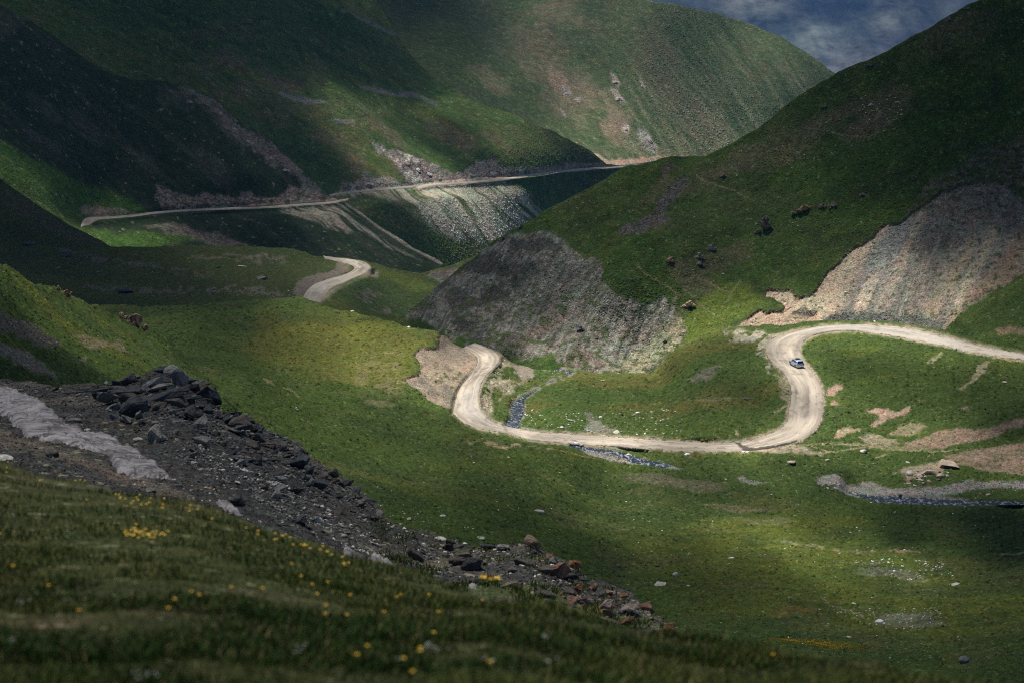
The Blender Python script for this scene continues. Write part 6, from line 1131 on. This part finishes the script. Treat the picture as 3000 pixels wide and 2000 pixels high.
def colmat(n, c): 
    m, t, b = simple_nodes(n); b.inputs['Base Color'].default_value = (*c, 1); b.inputs['Roughness'].default_value = .6; return m
YEL, WHP, GRN, CEN = colmat('yellow_petal', (.78, .50, .01)), colmat('white_petal', (.50, .56, .50)), colmat('flower_stem', (.05, .09, .02)), colmat('flower_centre', (.55, .28, .01))
def flower_proto(name, petm, npet, seed):
    root = empty(name, (0, 0, 0)); r = random.Random(seed)
    bm = bmesh.new(); pr = None
    for k in range(5):
        z = k / 4; c = Vector((.12 * math.sin(z * 1.6 + seed), .08 * z * z, z)); rg = [bm.verts.new(c + Vector((.02 * math.cos(a), .02 * math.sin(a), 0))) for a in (0, 2.1, 4.2)]
        if pr: [bm.faces.new((pr[j], pr[(j + 1) % 3], rg[(j + 1) % 3], rg[j])) for j in range(3)]
        pr = rg
    tip = c; me = bpy.data.meshes.new('stem'); bm.to_mesh(me); bm.free(); s_ = meshobj('stem', me, root, GRN)
    bm = bmesh.new()
    for k in range(npet):
        a = 2 * math.pi * k / npet + r.uniform(-.1, .1); d = Vector((math.cos(a), math.sin(a), 0)); n = Vector((-math.sin(a), math.cos(a), 0)); q = [tip + d * .02, tip + d * .11 + n * .075 + Vector((0, 0, .05)), tip + d * .20 + n * .06 + Vector((0, 0, .10)), tip + d * .22 + Vector((0, 0, .12)), tip + d * .20 - n * .06 + Vector((0, 0, .10)), tip + d * .11 - n * .075 + Vector((0, 0, .05))]
        bm.faces.new([bm.verts.new(v) for v in q])
    me = bpy.data.meshes.new('petals'); bm.to_mesh(me); bm.free(); p_ = meshobj('petals', me, root, petm)
    bm = bmesh.new(); bmesh.ops.create_icosphere(bm, subdivisions=1, radius=.05); bmesh.ops.translate(bm, vec=tip + Vector((0, 0, .03)), verts=bm.verts); me = bpy.data.meshes.new('centre'); bm.to_mesh(me); bm.free(); c_ = meshobj('flower_centre', me, root, CEN)
    return root, tip
PRO = {}
def flower(kind, x, y, h, lab, grp=None, d=None):
    nm = 'yellow_flower' if kind == 'y' else 'white_flower'; l = layers['L']
    key = kind + str(random.randint(0, 2)); first = key not in PRO
    Yg = float(l.tps(np.array([x]), np.array([y]))[0]); dh = h * FPX / Yg; yg = max(y + dh, np.interp(x, *np.array(LTOP).T) + 5); p = None
    for dy in range(0, 60, 5):
        p, _ = l.hit(x, yg + dy)
        if p is not None: break
    if p is None: return
    if first: PRO[key] = flower_proto(nm, YEL if kind == 'y' else WHP, 5 if kind == 'y' else 6, len(PRO))
    root, tip = PRO[key]
    if first: o = root; kids = []
    else:
        o = root.copy(); C.objects.link(o)
        for c in list(root.children):
            k = c.copy(); C.objects.link(k); k.parent = o
    # raise the head to where it was seen
    _, rz = rayv(x, y); hh = max(.02, (CAMZ + float(rz) * p.y) - p.z)
    o.location = p; w_ = (d or .020) / .44; o.scale = (w_, w_, hh / 1.0 if False else hh); o.rotation_euler = (0, 0, random.uniform(0, 6.28)); 
    for k in ('label', 'category', 'group'):
        if k in o: del o[k]
    tag(o, lab, 'flower', grp)
for x, y, lab in ((925, 888, 'left flower of the tall yellow trio in front of the rocks'), (965, 894, 'middle, half closed flower of the tall yellow trio'), (1010, 886, 'right, widest flower of the tall yellow trio')):
    (a, b), = c8((x, y)); flower('y', a, b, .07, lab, d=.034 if x != 965 else .022)
LONES = []
ORD = 'first second third fourth fifth sixth seventh eighth ninth tenth eleventh twelfth thirteenth fourteenth fifteenth sixteenth seventeenth eighteenth nineteenth twentieth'.split() + ['twenty-' + w_ for w_ in 'first second third fourth fifth sixth seventh eighth ninth'.split()] + ['thirtieth'] + ['thirty-' + w_ for w_ in 'first second third fourth fifth sixth seventh'.split()]
for cf, L_ in ((c7, [(85,797),(315,930),(1265,968),(1315,993),(1150,1022),(1110,1075),(525,1095),(1515,938),(1725,945),(1920,785),(1975,865),(2135,1058),(2140,1115),(575,367),(5,590),(2085,985),(2150,905),(2045,920)]), (c8, [(395,988),(370,1005),(580,990),(38,1118),(600,1238),(515,1335),(510,1360),(95,1383),(400,1410),(970,1425),(480,1497),(280,1105),(920,1025),(55,993),(635,1100),(175,1330)]), (c9, [(585,1385)])):
    for x, y in L_:
        LONES.append(cf((x, y))[0])
for k, (a, b) in enumerate(sorted(LONES)): flower('y', a, b, .03, 'single yellow flower standing alone in the turf, ' + ORD[k] + ' from the left', 'lone yellow flowers', d=.012)
r = random.Random(12)
for x, y in [(40,185),(50,155),(55,120),(265,240),(280,235),(400,200),(385,210),(365,180),(450,150),(500,240),(530,235),(560,240)]:
    (a, b), = c7((x, y)); flower('y', a, b, .03, 'small yellow flower near the left edge of the turf crest', 'yellow flowers at the left crest', d=.0135)
for k in range(34):
    a, b = c7((r.gauss(925, 75), r.gauss(580, 20)))[0]; flower('y', a, b, .03, 'yellow flower in the densest cluster of the foreground', 'densest yellow cluster', d=.0135)
for k in range(22):
    a, b = c7((r.uniform(760, 1400), 0))[0]; b = np.interp(a, *np.array(LTOP).T) + r.uniform(2, 26); flower('y', a, b, .03, 'yellow flower along the turf crest beside the large snow patch', 'yellow flowers along the crest', d=.0135)
for k in range(26):
    a, b = c7((r.uniform(1600, 2330), 0))[0]; b = np.interp(a, *np.array(LTOP).T) + r.uniform(0, 22); flower('y', a, b, .03, 'orange-yellow flower on the turf crest below the pale rubble', 'yellow flowers below the rubble', d=.013)
for k in range(44):
    cx, cy, sx, sy = r.choice([(120,475,70,15),(430,585,45,40),(740,675,40,20),(150,1035,25,12),(90,1290,10,8),(950,1520,50,15),(1970,1350,30,20)]); a, b = c7((r.gauss(cx, sx), r.gauss(cy, sy)))[0]
    flower('w', a, b, .03, 'small white flower in the foreground turf at left', 'white flowers at left', d=.0065)
for k in range(30):
    cx, cy, sx, sy = r.choice([(620,1350,50,20),(1010,1410,40,20),(390,1410,15,8),(570,1318,8,6),(490,1060,20,12),(1330,1265,6,6),(1370,1425,20,8)]); a, b = c8((r.gauss(cx, sx), r.gauss(cy, sy)))[0]
    flower('w', a, b, .03, 'small white flower in the foreground turf near the middle', 'white flowers near the middle', d=.0065)
# the carpet of yellow bloom far down the meadow
def bloom():
    r = np.random.default_rng(5); n = 1500; x = r.uniform(1740, 2060, n); y = 1470 + (x - 1740) * .10 + r.normal(0, 4.5, n) + 3 * np.sin(x / 30); k = np.abs(x - 1880) < 70 + 90 * r.random(n) ** 2; x, y = x[k], y[k]
    x2 = r.uniform(1570, 1700, 260); y2 = 1395 + r.normal(0, 22, 260); x = np.r_[x, x2]; y = np.r_[y, y2]
    X, Y, Z = layers['G'].pts(x, y); s = .055; B = np.stack([X, Y, Z + .12], -1); V = np.stack([B + [-s, 0, -.02], B + [s, 0, -.02], B + [0, s, .03], B + [0, -s, .03], B + [0, 0, .07], B + [0, 0, -.15]], 1).reshape(-1, 3); i = np.arange(len(x))[:, None] * 6
    F_ = np.concatenate([i + [q] for q in ([0, 3, 4], [3, 1, 4], [1, 2, 4], [2, 0, 4], [0, 5, 3], [1, 5, 2])]); me = mesh_np('yellow_flowers', V, F_); o = meshobj('yellow_flowers', me, None, YEL); o['kind'] = 'stuff'; tag(o, 'yellow bloom carpeting a streak of the lower meadow', 'flowers')
bloom()


# ------------------------------------------------------------------ air
def haze():
    bm = bmesh.new(); bmesh.ops.create_cube(bm, size=1); me = bpy.data.meshes.new('haze'); 
    x0, x1, y0, y1, z0, z1 = -8000, 8000, -60, 22000, -6500, CAMZ + 12
    for v in bm.verts: v.co = ((x0 + x1) / 2 + v.co.x * (x1 - x0), (y0 + y1) / 2 + v.co.y * (y1 - y0), (z0 + z1) / 2 + v.co.z * (z1 - z0))
    bm.to_mesh(me); o = bpy.data.objects.new('haze', me); C.objects.link(o); o['kind'] = 'stuff'; o['label'] = 'thin blue haze filling the valley air'; o['category'] = 'haze'
    m = bpy.data.materials.new('haze_air'); m.use_nodes = True; t = m.node_tree; t.nodes.clear(); out = t.nodes.new('ShaderNodeOutputMaterial')
    v = t.nodes.new('ShaderNodeVolumePrincipled'); v.inputs['Color'].default_value = (.15, .41, 1, 1); v.inputs['Density'].default_value = 2.7e-5; v.inputs['Anisotropy'].default_value = 0
    t.links.new(v.outputs[0], out.inputs['Volume']); me.materials.append(m); o.display_type = 'WIRE'
haze()
